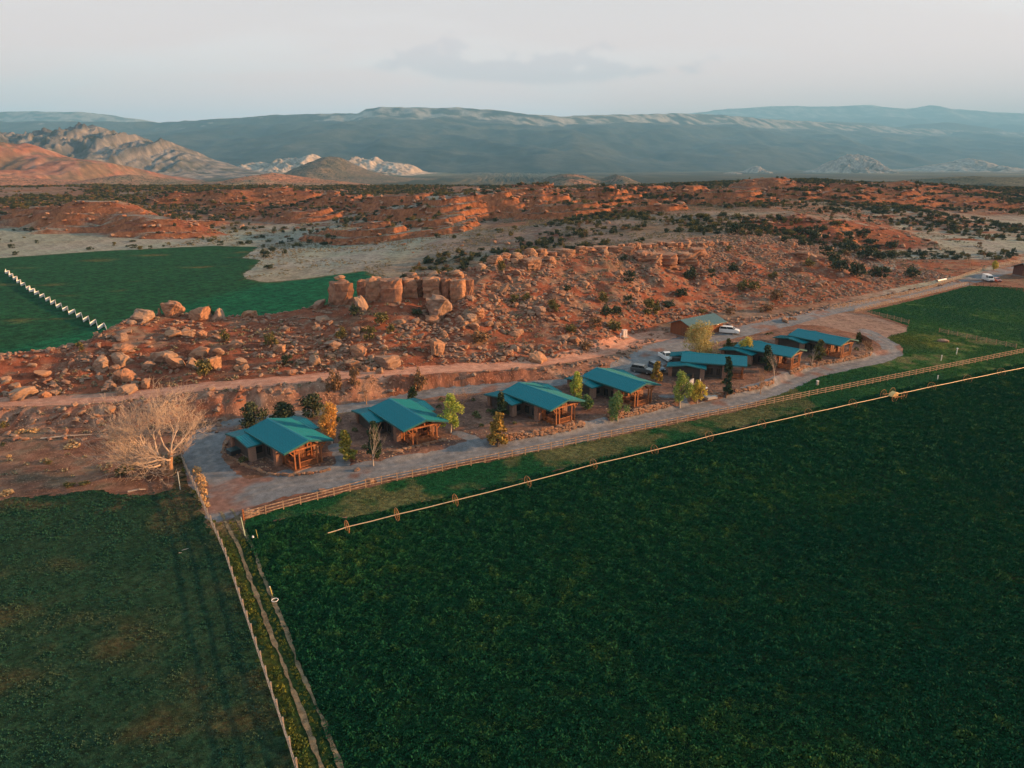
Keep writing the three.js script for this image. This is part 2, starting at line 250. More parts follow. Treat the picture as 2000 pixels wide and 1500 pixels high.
// ---------------------------------------------------------------- procedural surfaces
function tileTexture(size, fn, srgb = true) {                        // fn(x, y in 0..1 wrapping) -> [r, g, b] 0..1
  const d = new Uint8Array(size * size * 4);
  for (let j = 0; j < size; j++) for (let i = 0; i < size; i++) { const c = fn(i / size, j / size), o = (j * size + i) * 4; d[o] = clamp(c[0], 0, 1) * 255; d[o + 1] = clamp(c[1], 0, 1) * 255; d[o + 2] = clamp(c[2], 0, 1) * 255; d[o + 3] = 255; }
  const t = new THREE.DataTexture(d, size, size); t.wrapS = t.wrapT = THREE.RepeatWrapping; t.magFilter = THREE.LinearFilter; t.minFilter = THREE.LinearMipmapLinearFilter; t.generateMipmaps = true;
  if (srgb) t.colorSpace = THREE.SRGBColorSpace; t.needsUpdate = true; return t;
}
function tn(x, y, f, s) {                                            // noise that wraps over the unit tile
  const X = x * f, Y = y * f, ix = Math.floor(X), iy = Math.floor(Y), fx = X - ix, fy = Y - iy, u = fx * fx * (3 - 2 * fx), v = fy * fy * (3 - 2 * fy);
  const m = (a) => ((a % f) + f) % f, a = hash2(m(ix), m(iy), s), b = hash2(m(ix + 1), m(iy), s), c = hash2(m(ix), m(iy + 1), s), d = hash2(m(ix + 1), m(iy + 1), s);
  return 2 * (a + (b - a) * u + (c - a) * v + (a - b - c + d) * u * v) - 1;
}
const tfbm = (x, y, f, o, s) => { let r = 0, a = 0.5; for (let i = 0; i < o; i++) { r += a * tn(x, y, f, s + i); f *= 2; a *= 0.6; } return r; };
const grit = tileTexture(512, (x, y) => { const n = 0.80 + 0.16 * tfbm(x, y, 8, 6, 1) + 0.16 * tn(x, y, 256, 9); return [n, n * 0.99, n * 0.98]; });
const gritBump = tileTexture(512, (x, y) => { const n = 0.5 + 0.3 * tfbm(x, y, 16, 5, 3) + 0.25 * tn(x, y, 256, 19); return [n, n, n]; }, false);
const stony = tileTexture(512, (x, y) => { const n = tfbm(x, y, 12, 6, 21), s = sstep(0.35, 0.6, tn(x, y, 90, 23) * 0.6 + tn(x, y, 180, 27) * 0.5); const v = 0.74 + 0.22 * n; return [lerp(v, 0.98, s), lerp(v, 1.0, s), lerp(v, 1.0, s)]; });
const turf = tileTexture(512, (x, y) => { const n = 0.66 + 0.26 * tfbm(x, y, 16, 6, 41) + 0.28 * tn(x, y, 256, 49), b = tn(x, y, 24, 44) * 0.06; return [n + b, n, n * 0.9]; });
const rep = (t, r) => { const c = t.clone(); c.repeat.set(r, r); c.needsUpdate = true; return c; };
const groundMat = (map, m, bump, rough = 1) => new THREE.MeshPhysicalMaterial({ specularIntensity: 0.12, vertexColors: true, map: rep(map, 1 / m), bumpMap: rep(gritBump, 1 / m), bumpScale: bump, roughness: rough });
const MAT_GROUND = { gravel_road: groundMat(grit, 7, 0.02), dirt_track: groundMat(grit, 9, 0.02), gravel_lot: groundMat(stony, 9, 0.03), farm_lane: groundMat(turf, 6, 0.08), alfalfa_field: groundMat(turf, 7, 0.1), grass_verge: groundMat(turf, 7, 0.08), pasture: groundMat(turf, 8, 0.08), garden_bed: groundMat(stony, 6, 0.04), hay_field: groundMat(turf, 23, 0.1), desert_ground: groundMat(stony, 17, 0.08) };

// colours of the ground itself (linear), by kind of ground and place
const mix3 = (a, b, t) => [lerp(a[0], b[0], t), lerp(a[1], b[1], t), lerp(a[2], b[2], t)];
const RED = [0.34, 0.115, 0.065], REDDARK = [0.24, 0.075, 0.046], SAND = [0.40, 0.28, 0.20], SAGE = [0.37, 0.43, 0.35], GREY = [0.42, 0.42, 0.37];
function groundColor(zone, x, z, h, slope) {
  const n1 = fbm(x * 0.06, z * 0.06, 4, 201), n2 = fbm(x * 0.35, z * 0.35, 3, 211), n3 = noise(x * 1.3, z * 1.3, 221);
  switch (zone) {
    case 'gravel_road': {
      let c = mix3([0.21, 0.23, 0.26], [0.285, 0.295, 0.32], 0.5 + 0.5 * n1 + 0.3 * n2);
      let best = 1e9, lat = 9; for (const r of ROADS) { const l = lateral(r, x, z); if (Math.abs(l) < Math.abs(lat)) { lat = l; best = 0; } }
      const a = Math.abs(lat), rut = Math.exp(-(((a - 0.85) / 0.32) ** 2)) * (0.75 + 0.5 * n2);
      c = mix3(c, [0.38, 0.35, 0.33], clamp(rut, 0, 1) * 0.65);
      const dirt = sstep(0.28, 0.62, fbm(x * 0.22 + 40, z * 0.22, 4, 231) + (x < -36 && z > -100 ? 0.22 : 0) + (x < -44 ? 0.08 : 0) + sstep(15, 45, x) * sstep(-150, -175, z) * 0.2);
      return mix3(c, [0.30, 0.14, 0.095], dirt * 0.75);
    }
    case 'dirt_track': {
      const a = Math.abs(lateral(TRACK, x, z)), rut = Math.exp(-(((a - 0.9) / 0.4) ** 2));
      return mix3(mix3([0.56, 0.27, 0.19], [0.62, 0.35, 0.26], 0.5 + 0.6 * n2), [0.68, 0.42, 0.32], rut * 0.6);
    }
    case 'gravel_lot': return mix3([0.33, 0.21, 0.17], [0.40, 0.27, 0.215], 0.5 + n2 + 0.2 * n3);
    case 'garden_bed': return mix3([0.20, 0.115, 0.095], [0.33, 0.19, 0.14], clamp(0.4 + n2 * 1.1 + n1 * 0.6, 0, 1));
    case 'farm_lane': {
      const a = Math.abs(lateral(LEFT_FENCE, x, z));
      let c = mix3([0.018, 0.065, 0.03], [0.045, 0.09, 0.035], 0.5 + n2);
      if (a < 1.6) c = mix3(c, [0.10, 0.12, 0.03], clamp(0.45 + 0.4 * n2, 0, 1));
      return z < -80 ? mix3(c, [0.30, 0.21, 0.16], sstep(-80, -86, z + 2 * n2)) : c;
    }
    case 'alfalfa_field': return mix3([0.005, 0.040, 0.020], [0.012, 0.052, 0.022], 0.5 + n2 + n1 * 0.5);
    case 'grass_verge': {
      let c = mix3([0.015, 0.12, 0.052], [0.05, 0.17, 0.045], clamp(0.45 + n1 * 1.1 + n2 * 0.5, 0, 1));
      const dry = sstep(0.1, 0.5, n1 * 0.9 + n2 * 0.7 + (z > -150 && x < 60 ? 0.46 : -0.25));
      c = mix3(c, [0.24, 0.22, 0.13], dry * 0.75);
      const lush = Math.exp(-(((x - 106) / 12) ** 2 + ((z + 186) / 9) ** 2));
      return mix3(c, [0.15, 0.17, 0.035], clamp(lush * (0.8 + n2), 0, 0.8));
    }
    case 'pasture': {
      let c = mix3([0.020, 0.068, 0.046], [0.042, 0.092, 0.058], clamp(0.5 + n1 + n2 * 0.6, 0, 1));
      const top = sstep(-82, -98, z + 4 * n1), dry = sstep(0.2, 0.6, fbm(x * 0.13 + 5, z * 0.2, 4, 251) + 0.3 * n2 + top * 0.42);
      return mix3(c, mix3([0.13, 0.105, 0.06], [0.26, 0.15, 0.10], top), dry * 0.7);
    }
    case 'hay_field': {
      let c = mix3([0.010, 0.15, 0.095], [0.018, 0.185, 0.105], clamp(0.5 + n1 * 0.8 + fbm(x * 0.02, z * 0.05, 3, 263) * 0.8, 0, 1));
      const rim = sstep(0.0, 0.35, fbm(x * 0.22, z * 0.22, 3, 269) + 0.55 + dPoly(FARFIELD, x, z) * 0.25); c = mix3(c, [0.20, 0.19, 0.10], rim * 0.7);
      const west = sstep(0.0, 14, -(x + 118 + (z + 190) * 0.36));
      c = mix3(c, [0.03, 0.10, 0.045], west * 0.6);
      return mix3(c, [0.24, 0.20, 0.09], sstep(0.25, 0.5, fbm(x * 0.05, z * 0.09, 4, 267) + west * 0.16 - 0.2) * (0.25 + west * 0.4));
    }
  }
  const i = segmentOf(x, z);                                         // bare desert: red soil, stony rubble, sage flats
  let c = mix3(RED, REDDARK, clamp(0.35 + n2 + n1, 0, 1));
  if (i <= 4) {
    c = mix3([0.27, 0.125, 0.085], [0.33, 0.19, 0.13], clamp(0.5 + n2 + n1, 0, 1));
    return mix3(c, [0.20, 0.16, 0.115], sstep(0.2, 0.6, n2 + n1) * 0.7);
  }
  if (i <= 5) return mix3(mix3([0.36, 0.15, 0.095], [0.42, 0.26, 0.19], clamp(0.35 + n2 * 1.3 + n1, 0, 1)), [0.33, 0.22, 0.17], sstep(-5, 15, x) * 0.5);
  if (i === 7) { c = mix3(c, SAND, sstep(0.1, 0.5, n1 * 0.5 + n2 * 0.9 + n3 * 0.25 + sstep(-40, 20, x) * 0.16) * 0.55); return mix3(c, [0.24, 0.22, 0.16], sstep(0.15, 0.5, fbm(x * 0.25, z * 0.25, 4, 271) + 0.2 * n3) * 0.45); }
  const flat = 1 - sstep(0.10, 0.28, slope + 0.06 * n2);
  let s = mix3(SAGE, GREY, clamp(0.5 + n1 * 1.4, 0, 1));
  s = mix3(s, [0.36, 0.31, 0.22], sstep(0.1, 0.5, fbm(x * 0.02, z * 0.035, 3, 281)) * 0.5);
  const mesaTop = sstep(-75, -20, x + 0.25 * (z + 300) + 12 * n1) * (1 - sstep(120, 175, x - 0.35 * (-z - 330) + 15 * n1)) + sstep(-470, -540, z + 30 * n1), mt = clamp(mesaTop, 0, 1) * (i === 9 ? 0.6 : 1), redness = mt * sstep(-0.45, 0.2, fbm(x * 0.02, z * 0.02, 4, 291) + 0.05);
  s = mix3(s, mix3([0.25, 0.115, 0.075], [0.33, 0.16, 0.10], clamp(0.5 + n2, 0, 1)), mt * 0.55 + redness * 0.35);
  s = mix3(s, [0.15, 0.145, 0.10], mt * sstep(-0.05, 0.35, fbm(x * 0.06, z * 0.06, 4, 297)) * 0.6);
  c = mix3(mix3(c, [0.46, 0.19, 0.09], sstep(0.25, 0.6, slope) * 0.7), s, flat * 0.85);
  if (z < -900) c = mix3(c, mix3([0.05, 0.065, 0.045], [0.13, 0.125, 0.085], sstep(-0.1, 0.4, fbm(x * 0.006, z * 0.002, 4, 293))), sstep(-900, -1100, z) * 0.95);
  if (z < -3500) c = mix3(c, [0.25, 0.24, 0.16], sstep(0.0, 0.4, fbm(x * 0.0012, z * 0.0004, 3, 295)) * 0.8);
  return c;
}
// one sheet of land on a grid that widens with distance, cut along the borders of the zones
function axis(parts) { const r = [parts[0][0]]; for (const [, to, st, grow = 1] of parts) { let s = st; while (r[r.length - 1] < to - 1e-6) { r.push(Math.min(to, r[r.length - 1] + s)); s *= grow; } } return r; }
const half = axis([[0, 0, 1], [0, 17000, 0.9, 1.085]]).slice(1);
const gx = [...half.map(v => -125 - v).reverse(), ...axis([[-125, 185, 0.75]]), ...half.map(v => 185 + v)];
const gz = [...[400, 250, 150, 90, 55, 30, 12, 0, -8, -16, -24, -30], ...axis([[34, 215, 0.75], [215, 420, 1.0], [420, 900, 1.5, 1.006], [900, 17000, 4, 1.09]]).map(v => -v)];
{
  const NX = gx.length, NZ = gz.length, Hh = new Float32Array(NX * NZ), SL = new Float32Array(NX * NZ), ZI = new Uint8Array(NX * NZ);
  for (let i = 0; i < NX; i++) for (let j = 0; j < NZ; j++) { Hh[i * NZ + j] = height(gx[i], gz[j]); ZI[i * NZ + j] = gz[j] > -460 && Math.abs(gx[i]) < 420 ? zoneAt(gx[i], gz[j]) : ZONE.length; }
  const buckets = ZONE.map(() => []).concat([[]]);                   // flat lists of x, y, z, nx, ny, nz
  const nrm = (i, j) => {
    const i0 = Math.max(0, i - 1), i1 = Math.min(NX - 1, i + 1), j0 = Math.max(0, j - 1), j1 = Math.min(NZ - 1, j + 1);
    const dx = (Hh[i1 * NZ + j] - Hh[i0 * NZ + j]) / (gx[i1] - gx[i0]), dz = (Hh[i * NZ + j1] - Hh[i * NZ + j0]) / (gz[j1] - gz[j0]), l = Math.hypot(dx, dz, 1);
    return [-dx / l, 1 / l, -dz / l];
  };
  const vert = (i, j) => { const n = nrm(i, j); return [gx[i], Hh[i * NZ + j], gz[j], n[0], n[1], n[2]]; };
  function clip(poly, d) {                                           // splits a polygon by the sign of d at its corners
    const a = [], b = [];
    for (let k = 0; k < poly.length; k++) {
      const p = poly[k], q = poly[(k + 1) % poly.length], dp = d[k], dq = d[(k + 1) % poly.length];
      (dp < 0 ? a : b).push(p);
      if ((dp < 0) !== (dq < 0)) { const t = dp / (dp - dq), m = p.map((v, c) => lerp(v, q[c], t)); a.push(m); b.push(m); }
    }
    return [a, b];
  }
  function emit(zi, poly) { const B = buckets[zi]; for (let k = 1; k + 1 < poly.length; k++) B.push(poly[0], poly[k], poly[k + 1]); }
  for (let i = 0; i + 1 < NX; i++) for (let j = 0; j + 1 < NZ; j++) {
    const z00 = ZI[i * NZ + j], z10 = ZI[(i + 1) * NZ + j], z01 = ZI[i * NZ + j + 1], z11 = ZI[(i + 1) * NZ + j + 1];
    const quad = [vert(i, j), vert(i + 1, j), vert(i + 1, j + 1), vert(i, j + 1)];
    if (z00 === z10 && z00 === z01 && z00 === z11) { emit(z00, quad); continue; }
    const lo = Math.min(z00, z10, z01, z11), hi = Math.max(z00, z10, z01, z11);
    for (let tri of [[quad[0], quad[1], quad[2]], [quad[0], quad[2], quad[3]]]) {
      for (let zi = lo; zi < hi && tri.length > 2; zi++) {
        if (zi !== z00 && zi !== z10 && zi !== z01 && zi !== z11) continue;
        const [a, b] = clip(tri, tri.map(v => ZONE[zi].d(v[0], v[2])));
        if (a.length > 2) emit(zi, a);
        tri = b;
      }
      if (tri.length > 2) emit(hi, tri);
    }
  }
  buckets.forEach((B, zi) => {
    const name = zi < ZONE.length ? ZONE[zi].name : 'desert_ground', key = new Map(), pos = [], nor = [], col = [], uv = [], idx = [];
    for (const v of B) {
      const k = v[0].toFixed(3) + ',' + v[2].toFixed(3); let n = key.get(k);
      if (n === undefined) {
        n = pos.length / 3; key.set(k, n); pos.push(v[0], v[1], v[2]); nor.push(v[3], v[4], v[5]); uv.push(v[0], v[2]);
        col.push(...groundColor(name, v[0], v[2], v[1], Math.hypot(v[3], v[5]) / Math.max(v[4], 0.1)).map(c => Math.max(c, 0.004)));
      }
      idx.push(n);
    }
    const g = new THREE.BufferGeometry();
    g.setAttribute('position', new THREE.Float32BufferAttribute(pos, 3)); g.setAttribute('normal', new THREE.Float32BufferAttribute(nor, 3));
    g.setAttribute('color', new THREE.Float32BufferAttribute(col, 3)); g.setAttribute('uv', new THREE.Float32BufferAttribute(uv, 2)); g.setIndex(idx);
    const m = new THREE.Mesh(g, MAT_GROUND[name]); m.name = name; m.userData = { kind: 'structure' }; m.receiveShadow = true; m.castShadow = true; scene.add(m);
  });
}

// two bare wheel ruts worn along the lane
for (const off of [1.75, 3.15]) {
  const A = LEFT_FENCE[3], B = LEFT_FENCE[1], C = LEFT_FENCE[0], pts = [], pos = [], uv = [], idx = [];
  const line = [LEFT_FENCE[3], LEFT_FENCE[2], LEFT_FENCE[1], [lerp(B[0], C[0], 0.6), lerp(B[1], C[1], 0.6)]];
  for (let i = 0; i + 1 < line.length; i++) { const [ax, az] = line[i], [bx2, bz] = line[i + 1], l = Math.hypot(bx2 - ax, bz - az); for (let d = 0; d < l; d += 0.3) { const x = lerp(ax, bx2, d / l), z = lerp(az, bz, d / l); if (z < -88) continue; pts.push([x, z]); } }
  pts.forEach(([x, z], k) => {
    const p = pts[Math.max(0, k - 8)], q = pts[Math.min(pts.length - 1, k + 8)], l = Math.hypot(q[0] - p[0], q[1] - p[1]), nx = -(p[1] - q[1]) / l, nz = (p[0] - q[0]) / l, s = nx > 0 ? 1 : -1;
    const m = off + 0.25 * fbm(k * 0.03, off, 3, 881) + 0.10 * fbm(k * 0.3, off * 5, 2, 885), w = Math.max(0.06, 0.19 + 0.22 * fbm(k * 0.22, off * 3, 4, 883));
    for (const e of [m - w, m, m + w]) { const X = x + nx * s * e, Z = z + nz * s * e; pos.push(X, height(X, Z) + 0.04, Z); uv.push(X, Z); }
    if (k) { const b = k * 3; idx.push(b - 3, b, b - 2, b, b + 1, b - 2, b - 2, b + 1, b - 1, b + 1, b + 2, b - 1); }
  });
  const g = new THREE.BufferGeometry(); g.setAttribute('position', new THREE.Float32BufferAttribute(pos, 3)); g.setAttribute('uv', new THREE.Float32BufferAttribute(uv, 2)); g.setIndex(idx); g.computeVertexNormals();
  if (g.attributes.normal.getY(4) < 0) { g.setIndex(idx.reverse()); g.computeVertexNormals(); }
  const m = new THREE.Mesh(g, new THREE.MeshPhysicalMaterial({ color: new THREE.Color().setRGB(0.29, 0.22, 0.14), map: rep(stony, 1 / 5), specularIntensity: 0.12, roughness: 1 }));
  m.name = off < 2 ? 'wheel_rut' : 'wheel_rut_001'; m.userData = { kind: 'structure' }; m.castShadow = m.receiveShadow = true; scene.add(m);
}
// ---------------------------------------------------------------- building helpers
const taken = new Map();
function numbered(n) { const k = taken.get(n) || 0; taken.set(n, k + 1); return k ? n + '_' + String(k).padStart(3, '0') : n; }
function thing(name, label, category, [x, y, z] = [0, 0, 0], turn = 0, group) {
  const o = new THREE.Group(); o.name = numbered(name); o.position.set(x, y, z); o.rotation.y = turn; o.userData = { label, category }; if (group) o.userData.group = group; scene.add(o); return o;
}
function part(name, geo, mat, parent) { const m = new THREE.Mesh(Array.isArray(geo) ? (geo.length > 1 ? mergeGeometries(geo.map(g => g.index ? g.toNonIndexed() : g)) : geo[0]) : geo, mat); m.name = name; m.castShadow = m.receiveShadow = true; parent.add(m); return m; }
function solid(name, label, category, geo, mat, pos = [0, 0, 0], turn = 0, group) { const m = part(numbered(name), geo, mat, scene); m.position.set(...pos); m.rotation.y = turn; m.userData = { label, category }; if (group) m.userData.group = group; return m; }
function copyOf(root, pos, turn, label, group) { const r = root.clone(); r.name = numbered(root.name.replace(/_\d{3}$/, '')); r.position.set(...pos); r.rotation.y = turn; r.userData = { ...root.userData }; if (label) r.userData.label = label; if (group) r.userData.group = group; scene.add(r); return r; }
const bx = (w, h, d, x = 0, y = 0, z = 0, rx = 0, ry = 0, rz = 0) => { const g = new THREE.BoxGeometry(w, h, d); if (rx || ry || rz) g.applyMatrix4(new THREE.Matrix4().makeRotationFromEuler(new THREE.Euler(rx, ry, rz))); g.translate(x, y, z); return g; };
const cy = (r0, r1, h, n, x = 0, y = 0, z = 0, rx = 0, rz = 0) => { const g = new THREE.CylinderGeometry(r1, r0, h, n); if (rx || rz) g.applyMatrix4(new THREE.Matrix4().makeRotationFromEuler(new THREE.Euler(rx, 0, rz))); g.translate(x, y, z); return g; };
const V = (x, y, z) => new THREE.Vector3(x, y, z), UP = V(0, 1, 0);
function bar(a, b, r0, r1, n = 5) { const d = b.clone().sub(a), l = d.length(), g = new THREE.CylinderGeometry(r1, r0, l, n, 1, true); g.applyQuaternion(new THREE.Quaternion().setFromUnitVectors(UP, d.divideScalar(l))); g.translate((a.x + b.x) / 2, (a.y + b.y) / 2, (a.z + b.z) / 2); return g; }
function beam(a, b, w, h) { const d = b.clone().sub(a), l = d.length(), g = new THREE.BoxGeometry(l, h, w), m = new THREE.Matrix4(); const X = d.divideScalar(l), Z = V(0, 0, 0).crossVectors(X, Math.abs(X.y) > 0.95 ? V(0, 0, 1) : UP).normalize(), Y = V(0, 0, 0).crossVectors(Z, X); m.makeBasis(X, Y, Z); g.applyMatrix4(m); g.translate((a.x + b.x) / 2, (a.y + b.y) / 2, (a.z + b.z) / 2); return g; }
function prism(pts, depth, bevel = 0) { const g = new THREE.ExtrudeGeometry(new THREE.Shape(pts.map(p => new THREE.Vector2(p[0], p[1]))), { depth, bevelEnabled: bevel > 0, bevelSize: bevel, bevelThickness: bevel, bevelSegments: 2, curveSegments: 6 }); g.translate(0, 0, -depth / 2); return g; }
const woodTex = tileTexture(256, (x, y) => { const n = 0.78 + 0.16 * tn(x, y * 0 + 0.5, 64, 5) + 0.12 * tfbm(x * 1, y, 8, 4, 91) + 0.08 * tn(x, y, 128, 93); return [n, n * 0.97, n * 0.94]; });
const plaster = tileTexture(256, (x, y) => { const n = 0.85 + 0.14 * tfbm(x, y, 8, 5, 95); return [n, n, n]; });
const rgb = (r, g, b) => new THREE.Color().setRGB(r, g, b);
const std = (c, o = {}) => new THREE.MeshStandardMaterial({ color: rgb(...c), roughness: 0.9, ...o });
const M = {
  timber: std([0.47, 0.17, 0.055], { map: woodTex, roughness: 0.7 }), timberDark: std([0.28, 0.11, 0.05], { map: woodTex, roughness: 0.75 }),
  roof: new THREE.MeshPhysicalMaterial({ map: plaster, color: rgb(0.002, 0.22, 0.275), roughness: 0.6, specularIntensity: 0.35, clearcoat: 0.25, clearcoatRoughness: 0.15, sheen: 0.9, sheenRoughness: 0.3, sheenColor: rgb(0.62, 0.50, 0.42) }), roofTrim: std([0.012, 0.10, 0.105], { roughness: 0.45 }),
  shedRoof: std([0.10, 0.17, 0.17], { roughness: 0.4, metalness: 0.2 }),
  stucco: std([0.07, 0.06, 0.054], { map: plaster }), base: std([0.27, 0.20, 0.17], { map: plaster }),
  stone: [std([0.36, 0.20, 0.14], { map: grit, bumpMap: gritBump, bumpScale: 0.02 }), std([0.42, 0.27, 0.20], { map: grit, bumpMap: gritBump, bumpScale: 0.02 }), std([0.30, 0.16, 0.115], { map: grit, bumpMap: gritBump, bumpScale: 0.02 })],
  glass: new THREE.MeshStandardMaterial({ color: rgb(0.015, 0.02, 0.022), roughness: 0.08 }),
  frame: std([0.07, 0.05, 0.04]), fence: std([0.46, 0.34, 0.24], { map: woodTex }), fenceGrey: std([0.52, 0.44, 0.37], { map: woodTex }),
  white: std([0.72, 0.71, 0.69], { roughness: 0.6 }), dark: std([0.02, 0.025, 0.03], { roughness: 0.6 }), rubber: std([0.018, 0.018, 0.018]), chrome: std([0.5, 0.5, 0.5], { metalness: 0.8, roughness: 0.3 }),
  pipe: std([0.46, 0.36, 0.23], { metalness: 0.3, roughness: 0.5 }), rust: std([0.40, 0.19, 0.08]), tubCover: std([0.015, 0.05, 0.06], { roughness: 0.6 }), concrete: std([0.42, 0.40, 0.38], { map: plaster }), shedWall: std([0.36, 0.125, 0.05], { map: woodTex }),
  bark: std([0.17, 0.12, 0.085], { map: grit }), paleBark: std([0.58, 0.50, 0.42], { map: grit }), deadWood: std([0.66, 0.52, 0.41], { map: grit }), deadTrunk: std([0.42, 0.23, 0.12], { map: grit }),
};
